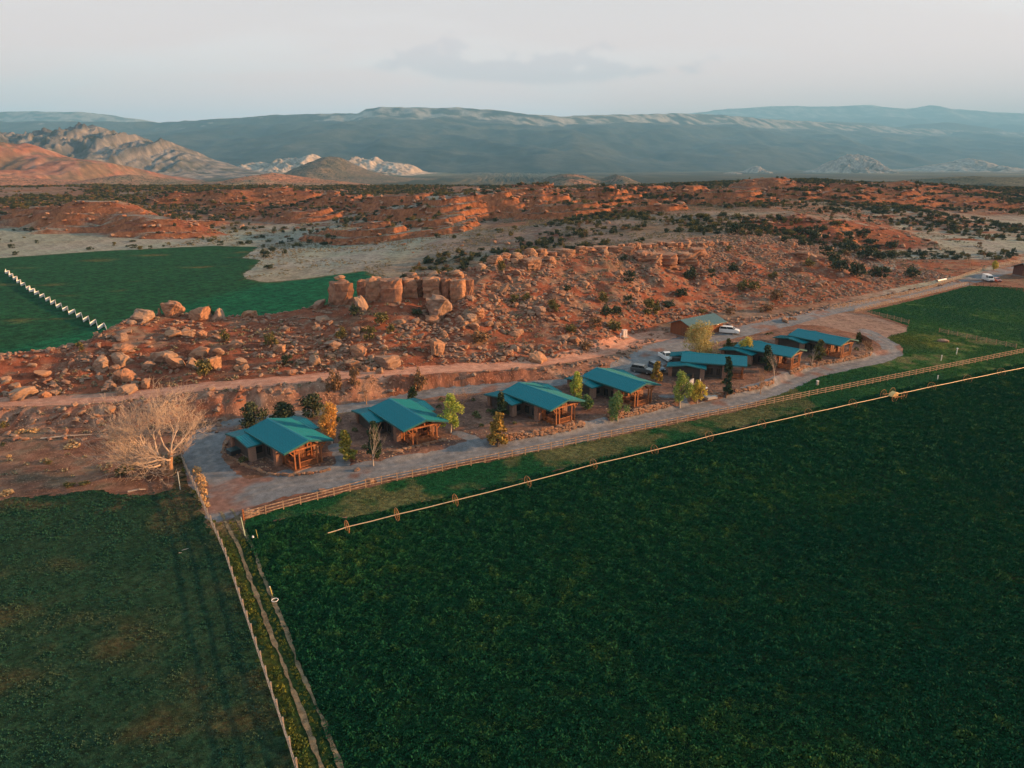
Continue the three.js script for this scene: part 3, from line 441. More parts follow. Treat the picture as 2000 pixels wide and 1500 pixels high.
// ---------------------------------------------------------------- far hills, cliffs and mountains: a crest line in space, slopes falling from it
const RANGES = [
  { name: 'mountain', style: 'forest', front: 5400, foot: -45, back: 2500, seed: 11, step: 60, crest: [[-10868, -10800, 620.3], [-8701, -10800, 593.0], [-7254, -10800, 579.4], [-5150, -10800, 579.4], [-4788, -10800, 572.6], [-4626, -10800, 593.0], [-3985, -10800, 620.3], [-3328, -10800, 667.8], [-2748, -10800, 681.4], [-2169, -10800, 688.2], [-2057, -10800, 749.1], [-1875, -10800, 776.1], [-1298, -10800, 769.3], [-722, -10800, 755.8], [-180, -10800, 735.6], [217, -10800, 674.6], [670, -11100, 671.2], [1161, -11550, 703.8], [1872, -12150, 753.2], [2546, -12675, 799.7], [3164, -13125, 826.4], [4163, -13800, 814.5], [5499, -14625, 786.8], [6685, -15300, 763.0], [8251, -16125, 719.9], [10419, -17175, 698.3], [13864, -18675, 683.9], [19822, -20925, 586.8]] },
  { name: 'mountain', style: 'forest', front: 10000, foot: -50, back: 4000, seed: 12, step: 160, crest: [[2620, -26000, 1297.2], [5226, -26000, 1526.7], [6437, -26000, 1640.9], [7298, -26000, 1738.6], [9025, -26000, 1836.0], [10763, -26000, 1819.8], [12144, -26000, 1868.4], [12588, -26000, 1803.5], [13377, -26000, 1754.8], [14402, -26000, 1852.2], [14944, -26000, 1738.6], [16530, -26000, 1624.6], [17404, -26000, 1608.3], [20906, -26000, 1526.7], [27952, -26000, 1297.2]] },
  { name: 'mountain', style: 'forest', front: 8500, foot: -45, back: 3000, seed: 13, step: 110, crest: [[1836, -18000, 221.3], [3652, -18000, 545.8], [4859, -18000, 660.8], [6069, -18000, 706.7], [6786, -18000, 798.2], [7493, -18000, 957.7], [8466, -18000, 912.2], [9087, -18000, 809.7], [10276, -18000, 935.0], [11517, -18000, 775.4], [12162, -18000, 591.9], [14630, -18000, 453.5], [18324, -18000, 337.7]] },
  { name: 'mountain', style: 'forest', front: 6500, foot: -40, back: 2500, seed: 14, step: 90, crest: [[-15576, -15500, 938.4], [-12453, -15500, 967.6], [-10371, -15500, 996.8], [-10004, -15500, 1016.2], [-9643, -15500, 1006.5], [-8816, -15500, 996.8], [-8305, -15500, 948.2], [-7594, -15500, 850.6], [-7188, -15500, 782.1], [-6067, -15500, 575.4]] },
  { name: 'grey_cliffs', style: 'cliff', front: 1100, foot: -26, back: 900, seed: 21, step: 8, crest: [[-3167, -3600, 139.0], [-2795, -3600, 164.4], [-2432, -3600, 155.2], [-2334, -3600, 159.8], [-2284, -3600, 169.0], [-2212, -3600, 164.4], [-2150, -3600, 169.0], [-2087, -3600, 182.7], [-2025, -3600, 191.9], [-1978, -3600, 182.7], [-1932, -3600, 169.0], [-1861, -3600, 155.2], [-1823, -3600, 162.1], [-1800, -3600, 122.9], [-1744, -3600, 120.6], [-1682, -3600, 132.1], [-1646, -3600, 111.3], [-1603, -3600, 88.1], [-1548, -3600, 76.4], [-1508, -3600, 60.1], [-1462, -3600, 39.0], [-1404, -3600, 13.1], [-1307, -3600, -3.5], [-1186, -3600, -24.8], [-1091, -3600, -65.3]] },
  { name: 'red_mesa', style: 'red', front: 720, foot: -15, back: 500, seed: 22, step: 6, crest: [[-1807, -2050, 85.8], [-1528, -2050, 91.1], [-1390, -2050, 84.5], [-1348, -2050, 87.1], [-1324, -2050, 84.5], [-1307, -2050, 71.3], [-1276, -2050, 62.0], [-1229, -2050, 55.3], [-1168, -2050, 46.0], [-1123, -2050, 38.0], [-1114, -2050, 25.9], [-1090, -2050, 5.7], [-1046, -2050, -25.5]] },
  { name: 'foothill', style: 'scrubred', front: 440, foot: -14, back: 300, seed: 23, step: 7, crest: [[-1283, -1560, 22.5], [-1071, -1560, 15.3], [-1007, -1560, 10.2], [-954, -1560, 8.1], [-901, -1560, 4.0], [-868, -1560, 10.2], [-835, -1560, 15.3], [-797, -1560, 19.4], [-760, -1560, 13.3], [-708, -1560, 7.1], [-622, -1560, 4.0], [-568, -1560, 10.2], [-544, -1560, 15.3], [-522, -1560, 20.5], [-502, -1560, 22.5], [-484, -1560, 18.4], [-450, -1560, 14.3], [-386, -1560, 8.1], [-301, -1560, -2.2], [-215, -1560, -11.6], [-151, -1560, -17.8]] },
  { name: 'white_cliffs', style: 'white', front: 800, foot: -30, back: 600, seed: 24, step: 9, crest: [[-1872, -4700, -55.7], [-1706, -4700, -12.4], [-1663, -4700, 24.5], [-1610, -4700, 36.8], [-1540, -4700, 30.7], [-1510, -4700, 12.2], [-1451, -4700, 24.5], [-1423, -4700, 55.2], [-1329, -4700, 61.3], [-1280, -4700, 70.5], [-1240, -4700, 88.7], [-1210, -4700, 64.3], [-1155, -4700, 36.8], [-1076, -4700, 24.5], [-1000, -4700, 42.9], [-960, -4700, 70.5], [-904, -4700, 49.1], [-848, -4700, 64.3], [-808, -4700, 39.9], [-738, -4700, 33.7], [-655, -4700, 27.6], [-604, -4700, 9.2], [-592, -4700, -18.6], [-484, -4700, -55.7]] },
  { name: 'dark_hill', style: 'scrub', front: 550, foot: -22, back: 500, seed: 25, step: 10, crest: [[-854, -2700, -26.7], [-787, -2700, 1.8], [-738, -2700, 30.1], [-696, -2700, 51.3], [-666, -2700, 58.3], [-634, -2700, 60.0], [-611, -2700, 53.0], [-581, -2700, 37.2], [-536, -2700, 16.0], [-472, -2700, -1.7], [-399, -2700, -16.0], [-316, -2700, -37.5], [-224, -2700, -59.0]] },
  { name: 'juniper_hill', style: 'scrub', front: 330, foot: -20, back: 300, seed: 26, step: 7, crest: [[-48, -1750, -26.7], [12, -1750, -17.4], [60, -1750, -2.3], [86, -1750, 10.4], [108, -1750, 15.1], [132, -1750, 17.4], [156, -1750, 15.1], [180, -1750, 10.4], [207, -1750, 3.5], [223, -1750, 10.4], [240, -1750, 15.1], [258, -1750, 12.7], [289, -1750, 1.2], [326, -1750, -10.4], [375, -1750, -25.6]] },
  { name: 'pale_dome', style: 'white', front: 500, foot: -40, back: 400, seed: 27, step: 8, crest: [[2267, -5600, -60.4], [2321, -5600, -34.6], [2364, -5600, 24.1], [2424, -5600, 60.6], [2486, -5600, 75.1], [2573, -5600, 82.4], [2640, -5600, 71.5], [2683, -5600, 35.0], [2713, -5600, -8.9], [2750, -5600, -49.3]] },
  { name: 'pale_slope', style: 'white', front: 800, foot: -42, back: 500, seed: 28, step: 20, crest: [[3439, -6600, -62.0], [3610, -6600, -1.4], [3829, -6600, 33.1], [4004, -6600, 58.9], [4146, -6600, 24.5], [4382, -6600, -27.3], [4614, -6600, -53.3]] },
  { name: 'pale_knoll', style: 'white', front: 250, foot: -38, back: 250, seed: 29, step: 8, crest: [[1380, -5000, -55.6], [1412, -5000, -32.5], [1473, -5000, -22.7], [1525, -5000, -29.3], [1565, -5000, -52.3]] },
  { name: 'pale_knoll', style: 'white', front: 300, foot: -40, back: 300, seed: 30, step: 9, crest: [[1749, -5600, -64.1], [1786, -5600, -8.9], [1829, -5600, 13.1], [1870, -5600, -8.9], [1897, -5600, -49.3]] },
  { name: 'juniper_hill', style: 'scrub', front: 450, foot: -20, back: 400, seed: 31, step: 8, crest: [[788, -1700, -31.5], [821, -1700, -17.9], [878, -1700, -5.4], [935, -1700, 3.6], [992, -1700, 10.3], [1050, -1700, 12.6], [1120, -1700, 10.3], [1225, -1700, 11.5], [1402, -1700, 4.7], [1640, -1700, -9.9]] },
];
const farRock = tileTexture(512, (x, y) => { const n = 0.78 + 0.2 * tfbm(x, y, 10, 6, 61) + 0.1 * tn(x, y, 200, 67); return [n, n, n]; });
const farScrub = tileTexture(512, (x, y) => { const n = tn(x, y, 56, 71) * 0.6 + tn(x, y, 113, 73) * 0.5, d = sstep(0.05, 0.4, n), v = 0.92 + 0.08 * tn(x, y, 9, 75); return [lerp(v, 0.30, d), lerp(v, 0.36, d), lerp(v, 0.30, d)]; });
const farForest = tileTexture(512, (x, y) => { const n = 0.74 + 0.22 * tfbm(x, y, 16, 6, 81) + 0.16 * tn(x, y, 256, 83); return [n, n, n * 0.98]; });
const MAT_FAR = { rock: (m) => groundMat(farRock, m, 0.5), scrub: (m) => groundMat(farScrub, m, 0.5), forest: (m) => groundMat(farForest, m, 2) };
for (const R of RANGES) {
  const c = R.crest, x0 = c[0][0], x1 = c[c.length - 1][0], nx = Math.round((x1 - x0) / R.step), S = R.style;
  const rows = []; const nf = S === 'forest' ? 90 : 84; for (let k = 0; k <= nf; k++) rows.push(k / nf); for (let k = 1; k <= 12; k++) rows.push(1 + k / 12);
  const pos = [], col = [], uv = [], idx = [];
  const big = R.front;
  for (let i = 0; i <= nx; i++) {
    const x = x0 + (x1 - x0) * i / nx, [cz, ch] = lineAt(c, x), jag = S === 'forest' ? 14 : S === 'cliff' || S === 'white' ? (ch - R.foot) * 0.13 : S === 'scrub' ? 1.2 : S === 'scrubred' ? 2 : (ch - R.foot) * 0.04;
    const H = ch + jag * fbm(x / R.step / 3, R.seed, 3, R.seed);
    for (const t of rows) {
      const z = t <= 1 ? cz + big * (1 - t) : cz - R.back * (t - 1);
      let p, rel = H - R.foot;
      if (t <= 1) {
        if (S === 'forest') p = 0.55 * t + 0.33 * t * t + 0.12 * sstep(0.9, 1.0, t);
        else if (S === 'red') p = 0.35 * t + 0.25 * sstep(0.35, 0.55, t) + 0.4 * sstep(0.72, 0.95, t);
        else if (S === 'cliff' || S === 'white') p = 0.35 * t + 0.3 * sstep(0.35, 0.8, t) + 0.35 * sstep(0.6, 1.0, t);
        else p = 0.4 * t + 0.6 * sstep(0, 1, t);
      } else p = 1 - 0.85 * sstep(0, 1, t - 1);
      const k = Math.sin(Math.min(t, 2 - Math.min(t, 2)) * Math.PI * 0.5), mid = t <= 1 ? 4 * t * (1 - t) : 0.3;
      const f = S === 'forest' ? 1 / 1500 : S === 'cliff' || S === 'white' ? 1 / (R.front * 0.22) : 1 / (R.front * 0.3);
      let y = R.foot + rel * p;
      const gul = ridged(x * f * (S === 'cliff' || S === 'white' || S === 'red' ? 1.7 : 1), z * f * 0.7, 5, R.seed * 7);
      y += (S === 'forest' ? 26 * ridged(x / 380, z / 520, 4, R.seed * 5) * Math.min(1, t * 4) * (t < 0.97 ? 1 : 0.4) : rel * (S === 'cliff' || S === 'white' ? 0.17 : 0.09) * ridged(x * f * 5, z * f * 2, 5, R.seed * 5) * (t <= 1 ? Math.min(1, t * 3) : 0)) + rel * mid * gul * (S === 'forest' ? 0.2 : S === 'cliff' || S === 'white' ? 0.42 : S === 'red' ? 0.3 : 0.14);
      if (t < 0.02) y = R.foot - 6;
      pos.push(x, y, z); uv.push(x, z);
      const n1 = fbm(x * f * 3, z * f * 3, 4, R.seed + 3), n2 = fbm(x * f * 12, y * f * 12 + z * f * 3, 3, R.seed + 5);
      let C;
      if (S === 'forest') {
        C = mix3([0.010, 0.030, 0.038], [0.085, 0.10, 0.092], clamp(0.5 + n1 + n2 * 0.8, 0, 1));
        const meadow = sstep(0.25, 0.5, fbm(x / 1300, z / 500, 4, R.seed + 9) + sstep(0.55, 0.85, t) * 0.18 - 0.1); C = mix3(C, [0.15, 0.15, 0.115], meadow * 0.6);
        const rim = sstep(0.84, 0.93, t) * (R.seed === 13 ? 0 : 1) * sstep(-0.02, 0.25, fbm(x / 200, z / 110, 5, R.seed + 15) * 1.3 + (R.seed === 14 ? 0.18 : R.seed === 11 ? sstep(-2700, -2000, x) * 0.12 * (1 - sstep(1900, 3100, x)) - (x < -2700 ? 0.5 : 0) : -0.04));
        C = mix3(C, [0.55, 0.53, 0.51], rim * 0.75);
      } else if (S === 'cliff') {
        C = mix3([0.12, 0.125, 0.13], [0.30, 0.275, 0.255], clamp(0.35 + n2 * 1.8 + n1 * 0.6 + (x > -1900 ? 0.12 : -0.05), 0, 1));
        C = mix3(C, [0.07, 0.075, 0.05], sstep(0.0, 0.4, n1 * 1.2 + 0.22 - 0.25 * t + (x < -2150 ? 0.15 : -0.05)) * 0.75);
      } else if (S === 'white') {
        C = mix3([0.42, 0.36, 0.31], [0.60, 0.52, 0.44], clamp(0.5 + n2 * 1.3, 0, 1)); C = mix3(C, [0.09, 0.095, 0.065], sstep(0.0, 0.4, n1 + 0.25 - 0.5 * t) * 0.7);
      } else if (S === 'red') {
        C = mix3([0.34, 0.15, 0.10], [0.42, 0.24, 0.17], clamp(0.5 + n2 * 1.4, 0, 1)); C = mix3(C, [0.17, 0.13, 0.085], sstep(-0.1, 0.3, n1 + 0.14 - 0.12 * t + 0.4 * n2) * 0.8);
      } else if (S === 'scrubred') {
        const r = sstep(0.5, 0.9, t) * sstep(-560, -500, x) * (1 - sstep(-440, -340, x)) + sstep(0.3, 0.8, t) * (1 - sstep(-860, -760, x)) * 0.8;
        C = mix3([0.21, 0.175, 0.125], [0.40, 0.19, 0.115], clamp(r + 0.3 + n1, 0, 1));
      } else {
        C = R.seed === 31 ? mix3([0.09, 0.095, 0.065], [0.15, 0.135, 0.09], clamp(0.45 + n1 * 1.2, 0, 1)) : mix3([0.13, 0.12, 0.09], [0.20, 0.155, 0.115], clamp(0.45 + n1 * 1.2, 0, 1));
        if (R.seed === 26) C = mix3(C, [0.38, 0.19, 0.12], sstep(0.1, 0.4, n1 + (x > 120 && x < 190 ? 0.3 : -0.15)) * 0.8);
      }
      col.push(...C);
    }
  }
  const nr = rows.length;
  for (let i = 0; i < nx; i++) for (let k = 0; k + 1 < nr; k++) { const a = i * nr + k, b = a + nr; idx.push(a, b, a + 1, b, b + 1, a + 1); }
  const g = new THREE.BufferGeometry();
  g.setAttribute('position', new THREE.Float32BufferAttribute(pos, 3)); g.setAttribute('color', new THREE.Float32BufferAttribute(col, 3)); g.setAttribute('uv', new THREE.Float32BufferAttribute(uv, 2)); g.setIndex(idx); g.computeVertexNormals();
  const m = new THREE.Mesh(g, S === 'forest' ? MAT_FAR.forest(900) : S === 'scrub' || S === 'scrubred' ? MAT_FAR.scrub(150) : MAT_FAR.rock(R.front * 0.25));
  m.name = numbered(R.name); m.userData = { kind: 'structure' }; m.castShadow = m.receiveShadow = true; scene.add(m);
}
// ---------------------------------------------------------------- where things stand: [x, z, width, height, kind]
const BOULDERS = [
  [-81.1, -169.5, 4.68, 4.06, 'b'], [-86.5, -165.6, 5.78, 2.89, 'r'], [-84.3, -168.8, 0.74, 1.72, 's'], [-81.8, -168.4, 2.45, 2.2, 'r'], [-75.2, -169.7, 5.43, 2.96, 't'], [-70.7, -171.4, 3.74, 2.49, 't'], [-63.8, -172.3, 3.51, 2.5, 'b'], [-85.1, -151.9, 3.57, 1.9, 'r'],
  [-82.6, -146.9, 4.98, 1.19, 's'], [-81.1, -143.1, 4.66, 2.97, 'b'], [-75.5, -156.1, 3.89, 1.94, 'r'], [-73, -157.4, 3.23, 1.38, 's'], [-68.9, -155.4, 3.42, 2.28, 'r'], [-72.7, -144.8, 5.36, 2.79, 'r'], [-68.7, -141.3, 3.99, 3.15, 'r'], [-74.9, -142.2, 2.95, 1.69, 'r'],
  [-66.2, -147.2, 3.91, 2.39, 'b'], [-65.3, -140.9, 2.51, 2.51, 'r'], [-60.4, -139.4, 2.9, 3.11, 'b'], [-61.8, -145.4, 3.22, 2.69, 'r'], [-59.7, -150.9, 3.11, 2, 'r'], [-55.8, -142.1, 2.32, 1.47, 'b'], [-55.5, -138.7, 1.86, 1.24, 'r'], [-53.8, -138.8, 1.65, 1.65, 'r'],
  [-77.2, -136.4, 4.48, 3.46, 'b'], [-73.8, -130.6, 3.53, 2.35, 'r'], [-71, -132.5, 1.99, 2.38, 'r'], [-78.2, -132.9, 2.59, 1.39, 's'], [-80.4, -139.4, 2.07, 1.87, 'r'], [-84.3, -140.1, 3.54, 3.12, 't'], [-49.1, -146.9, 2.6, 1.95, 'b'], [-51.4, -159.8, 1.64, 1.17, 'r'],
  [-47.2, -148.9, 1.54, 0.88, 'r'], [-93, -129.5, 4.87, 2.73, 'r'], [-93.3, -136.9, 3.26, 1.43, 'r'], [-99.4, -134.2, 2, 1.2, 'r'], [-88.8, -129.4, 2.34, 1.56, 'r'], [-87.3, -130.5, 1.76, 1.18, 'r'], [-96.4, -132.6, 2.19, 1.39, 'r'], [-48.5, -178.5, 3.75, 2.84, 'r'],
  [-43.8, -182.1, 5.26, 5.79, 'p'], [-36.1, -168.5, 4.4, 5.62, 'b'], [-39.3, -187.6, 2.97, 4.05, 'p'], [-34.1, -176.5, 3.82, 5.09, 'p'], [-29.6, -174.8, 5.3, 5.3, 'p'], [-25.8, -178.8, 3.86, 4.38, 'p'], [-23.2, -180, 1.81, 3.89, 'p'], [-20, -178.3, 4.37, 4.62, 'p'],
  [-16.5, -177.5, 2.3, 4.86, 'p'], [-13.4, -176.4, 3.81, 4.58, 'p'], [-11.1, -177.7, 2.3, 4.09, 'p'], [-33, -191.8, 4.67, 1.1, 's'], [-27.1, -194.4, 5, 1.25, 's'], [-21.5, -194.2, 4.44, 1.25, 's'], [-14.9, -193.7, 4.71, 1.38, 's'], [-17.6, -169.3, 7.13, 5.66, 'b'],
  [-18.7, -166, 3.38, 1.93, 'r'], [-15.1, -165.5, 2.17, 1.21, 'r'], [-15.9, -150.2, 3.33, 3.99, 'b'], [-20.4, -156.5, 1.61, 1.49, 'r'], [-15.5, -159.1, 2.1, 1.28, 'r'], [-45, -165.9, 3.38, 1.69, 'b'], [-45, -160.9, 2.35, 1.18, 'r'], [-34.9, -156.2, 2.51, 2.29, 'r'],
  [-32.5, -146.7, 4.12, 2.82, 'b'], [-40.5, -142, 2.95, 2.95, 'r'], [-32.4, -141.6, 3.78, 2.1, 'b'], [-25.4, -142.5, 4.87, 3.39, 'b'], [-29.6, -139.8, 2.08, 1.66, 't'], [-26.8, -139.4, 1.45, 1.66, 't'], [-37.9, -145.3, 1.5, 1.07, 'r'], [-38.7, -150.2, 3.76, 1.55, 'r'],
  [-4.4, -205.2, 5.54, 2.33, 's'], [-8.5, -199.3, 2.84, 2.56, 'r'], [0.7, -206.2, 3.23, 1.47, 's'], [6.2, -208.7, 5.04, 1.78, 's'], [11.4, -213.1, 4.24, 1.82, 's'], [-3.3, -183.9, 1.59, 4.24, 't'], [-4.6, -184.8, 1.86, 2.39, 'r'], [-4.5, -178.9, 2.32, 2.07, 't'],
  [-8.3, -167.8, 3.66, 1.95, 's'], [-10, -165.7, 3.38, 1.21, 's'], [-8.7, -163.1, 3.33, 1.55, 'r'], [-3.7, -166.8, 2.19, 1.58, 'r'], [0.8, -164.9, 3.62, 1.69, 'b'], [0.6, -156.3, 2.3, 1.61, 'r'], [5.3, -152, 4.05, 2.7, 'b'], [6.6, -175.4, 3.56, 1.53, 's'],
  [-1.4, -192.8, 2.21, 1.66, 'r'], [1.4, -195, 2.51, 1.67, 'r'], [4.1, -189.3, 1.9, 1.36, 'r'], [-6.3, -173.6, 2.01, 1.26, 'r'], [-1.9, -173.7, 1.76, 1.01, 's'], [2.6, -178.6, 2.07, 1.16, 'r'], [32.2, -214.8, 2.76, 2.15, 'b'], [12, -165, 2.9, 1.69, 'r'],
  [14.7, -164.9, 2.66, 1.94, 'r'], [1.5, -166.5, 2.68, 1.46, 'b'], [20.7, -200.3, 2.59, 2.16, 'r'], [101.8, -257.2, 4.95, 2.94, 'r'], [110.8, -277.1, 5.89, 2.36, 's'], [114.3, -276.5, 4.31, 2.35, 'r'], [36, -206, 3.26, 1.78, 't'], [24.3, -219.5, 1.56, 1.87, 'r'],
  [51.2, -240.3, 7.17, 3.07, 'p'], [58.4, -244.9, 6.26, 2.78, 'p'], [65.5, -255.4, 5.79, 2.35, 'p'], [5.3, -206.4, 4.41, 2.35, 'p'], [42.5, -234.9, 5.33, 2.5, 'p'], [46.5, -234.8, 4.33, 2.67, 'p'], [17.5, -224.9, 4.14, 1.43, 's'], [29.5, -231.7, 4.59, 1.48, 's'],
  [38.5, -242, 5.13, 1.54, 's'], [69.1, -249.2, 2.13, 1.6, 'r'], [148.1, -351.4, 4.45, 2.47, 's'], [119.2, -260.5, 2.23, 2.23, 'r'], [109.2, -255.4, 1.64, 1.64, 'r'], [81.1, -254.7, 2.54, 1.45, 'r'], [135.7, -291.1, 2.9, 2.48, 'r'], [112.9, -308.2, 4.34, 1.74, 's'],
  [111.5, -289.9, 3.68, 1.84, 's'], [140.3, -320.1, 3.62, 1.81, 's'], [-79.6, -120.7, 1.65, 0.82, 'r'], [-77.2, -121.3, 1.47, 0.83, 'r'], [-74.3, -121, 1.28, 0.73, 'r'], [-81.6, -122.6, 1.3, 0.74, 'r'], [-72.4, -121.9, 2.03, 1.29, 'r'], [-70.6, -122.9, 1.3, 0.84, 'r'],
  [-82.4, -120.6, 1.1, 0.64, 'r'], [-77.5, -120.1, 1.28, 0.64, 'r'], [-76.3, -122.7, 1.11, 0.74, 'r'],
];
const BUSHES = [
  [-73.4, -171, 2.98, 3.23, 'j'], [-90.3, -145.2, 1.93, 2.36, 'o'], [-63.7, -154.9, 2.28, 3.19, 'o'], [-60.8, -136, 3.45, 4.87, 'o'], [-52, -150.4, 3.32, 3.76, 'o'], [-45.8, -141.2, 2.51, 2.51, 'j'], [-37.1, -165.9, 2.65, 3.38, 'j'], [-29.7, -160, 3.73, 3.73, 'o'],
  [-27.2, -156.3, 2.29, 2.75, 'o'], [-31.2, -152.8, 3.36, 3.59, 'o'], [-37.6, -154, 2.71, 3.16, 'o'], [-22.5, -167.4, 2.92, 2.19, 'j'], [-34.3, -131.4, 3.16, 5.72, 'r'], [-30.3, -132.5, 2.18, 4.77, 'r'], [-18.5, -137, 3.49, 4.93, 'r'], [-7, -158.1, 5.34, 3.48, 'r'],
  [17, -161.7, 3.1, 2.86, 'r'], [0.7, -181.2, 3.14, 2.36, 'o'], [3.7, -181.9, 2.89, 2.1, 'o'], [10.1, -179.4, 2.6, 2.86, 'o'], [-29.5, -193.8, 2.5, 1.94, 'j'], [-18.4, -198.4, 2.26, 1.7, 'j'], [-13.6, -200.4, 2.86, 2, 'j'], [-2.8, -197.1, 2.25, 4.5, 'o'],
  [-20.3, -195.9, 2.52, 1.68, 'o'], [34.2, -209.1, 3.89, 3.89, 'j'], [58.1, -233.4, 5.01, 4.68, 'j'], [50.5, -212.5, 4.29, 3.68, 'j'], [24.6, -192.1, 3.33, 3.88, 'o'], [31.6, -193.9, 2.8, 3.37, 'j'], [24.6, -183, 4.25, 3.46, 'j'], [27.9, -187.4, 3.27, 3.27, 'j'],
  [25.8, -178.2, 4.69, 3.39, 'o'], [38, -195.8, 4.27, 5.69, 'o'], [40.7, -198.9, 2.89, 4.33, 'o'], [45.2, -204.1, 3.84, 2.96, 'j'], [14.6, -170.1, 3.73, 2.49, 'o'], [20.6, -173.9, 3.55, 3.05, 'r'], [10.8, -177.3, 2.83, 2.57, 'o'], [14.9, -191.4, 2.2, 2.48, 'j'],
  [55.4, -207, 3.3, 1.8, 'o'], [64.3, -207.8, 3.02, 2.41, 'r'], [75, -231.9, 4.67, 4, 'o'], [78.9, -232.5, 4.68, 4.34, 'o'], [76.5, -248.3, 4.6, 3.9, 'j'], [65.6, -237, 3.39, 3.73, 'j'], [90.7, -248.7, 4.27, 2.49, 'o'], [83.6, -224.4, 4.86, 4.86, 'r'],
  [76.4, -213, 4.63, 2.78, 'r'], [99.2, -320.4, 7.2, 5.4, 'j'], [117.9, -343.7, 4.82, 4.34, 'j'], [92.1, -337.1, 5.67, 2.84, 'j'], [46.1, -331.8, 4.19, 2.56, 'j'], [80.4, -268.7, 2.66, 2.66, 'o'], [36, -231.7, 2.63, 2.3, 'j'], [126.6, -262.8, 6.76, 7.52, 'j'],
  [137.7, -273.3, 5.86, 5.08, 'j'], [141.8, -273.4, 5.47, 5.08, 'j'], [157.5, -282.1, 7.66, 5.24, 'j'], [121, -265.2, 7.19, 6.05, 'j'], [124.1, -278.1, 6.72, 5.93, 'j'], [126.5, -291.7, 6.2, 4.96, 'j'], [155.7, -318.1, 8.12, 6.32, 'j'], [161.2, -316.4, 6.74, 5.39, 'j'],
  [175.9, -332.9, 6.61, 4.72, 'j'], [178.5, -361, 7.14, 5.61, 'j'], [154.3, -330.5, 7.01, 6.08, 'j'], [144.5, -347.8, 6.86, 6.86, 'j'], [140.1, -356.3, 6, 4.5, 'j'], [161, -349, 6.39, 5.41, 'j'], [178.8, -371.1, 6.79, 5.74, 'j'], [189, -361.6, 7.15, 5.11, 'j'],
  [121.9, -303, 5.13, 3.85, 'j'], [113.4, -300.8, 4.66, 3.39, 'j'], [110.9, -268.6, 5.35, 3.44, 'o'], [21.4, -232.3, 1.97, 1.64, 'j'], [54, -300.8, 2.97, 2.12, 'j'], [-118.9, -349.3, 5.45, 3.96, 'j'], [-124.3, -360.4, 3.57, 3.57, 'j'], [-123, -372.1, 4.74, 3.69, 'j'],
  [-113.5, -360.9, 2.56, 3.58, 'j'], [-116.7, -387.7, 2.19, 2.19, 'j'], [-114, -390.9, 2.21, 2.21, 'j'], [-105.4, -310.7, 4.43, 2.66, 'j'], [-89.6, -118.7, 1.45, 1.45, 'o'], [-73.6, -105, 1.3, 0.65, 'o'], [-65.6, -96.9, 1.97, 0.91, 'o'], [-63.7, -97.6, 1.68, 0.76, 'o'],
  [-85.4, -111.7, 1.03, 0.86, 'j'], [-59.2, -101.2, 3.62, 1.73, 'o'], [-52.9, -105, 1.79, 1.46, 'o'],
];
const TREES = [
  [-45.6, -119, 4.72, 3.99, 'j'], [-41.3, -122.2, 4.27, 2.78, 'j'], [-36.3, -123.2, 3.93, 3.93, 'j'], [-30.1, -111.5, 3.42, 6.16, 'orange'], [-26.4, -104.8, 3.24, 4.7, 'olive'], [-21.9, -105.6, 2.94, 5.71, 'pine'], [-21.8, -103.9, 2.42, 4.84, 'bare'], [-10.6, -115.7, 4.07, 6.19, 'lime'],
  [-2, -122.6, 3.16, 4.19, 'pine'], [-2.4, -112, 3.96, 5.34, 'gold'], [12.3, -129.8, 2.94, 5.48, 'lime'], [13.9, -126.8, 2.3, 2.3, 'green'], [19.4, -123.8, 3.95, 4.71, 'green'], [30.2, -143.2, 3, 4.28, 'gold'], [32.6, -131.7, 3.58, 6.57, 'greenlime'], [36.7, -134.4, 2.84, 4.26, 'yellow'],
  [43.2, -137.7, 2.69, 7.66, 'pine'], [44.7, -165.2, 9.76, 7.32, 'willow'], [51.5, -165.7, 2.69, 3.43, 'pineo'], [54.7, -161.4, 3.82, 4.54, 'yellow'], [56.7, -153.4, 3.88, 5.25, 'pine'], [56.1, -147, 1.98, 4.61, 'bare'], [51.1, -140.3, 1.27, 4.22, 'bareo'], [71.4, -161, 3.34, 5.01, 'pineo'],
  [69.2, -159.3, 1.66, 3.55, 'bare'], [85.7, -168, 3.48, 4.47, 'bareo'], [90, -181.2, 1.86, 2.4, 'pineo'], [-27.8, -129.6, 3.33, 4.89, 'bareo'], [-19.2, -131.5, 2.57, 2.38, 'pine'], [-9.2, -128.5, 5.43, 3.49, 'bareo'], [194.2, -303.7, 5.63, 5.63, 'bareo'], [205.3, -306.3, 2.62, 3.49, 'yellow'],
];
const TAN = [
  [-48.4, -101.2, 1.42, 1.42], [-46.8, -98.5, 1.38, 1.38], [-45.6, -96.4, 1.36, 1.36], [-44.5, -94.2, 1.18, 1.18], [-43.9, -92.1, 1.02, 1.02], [-42.6, -90.3, 1, 0.86], [-73, -94.3, 1.63, 0.89], [-81.5, -107.5, 0.83, 0.5],
  [-85.7, -116.9, 1.79, 0.71], [-83.7, -117.3, 1.79, 0.72], [-73.6, -111.3, 2.57, 0.68],
];
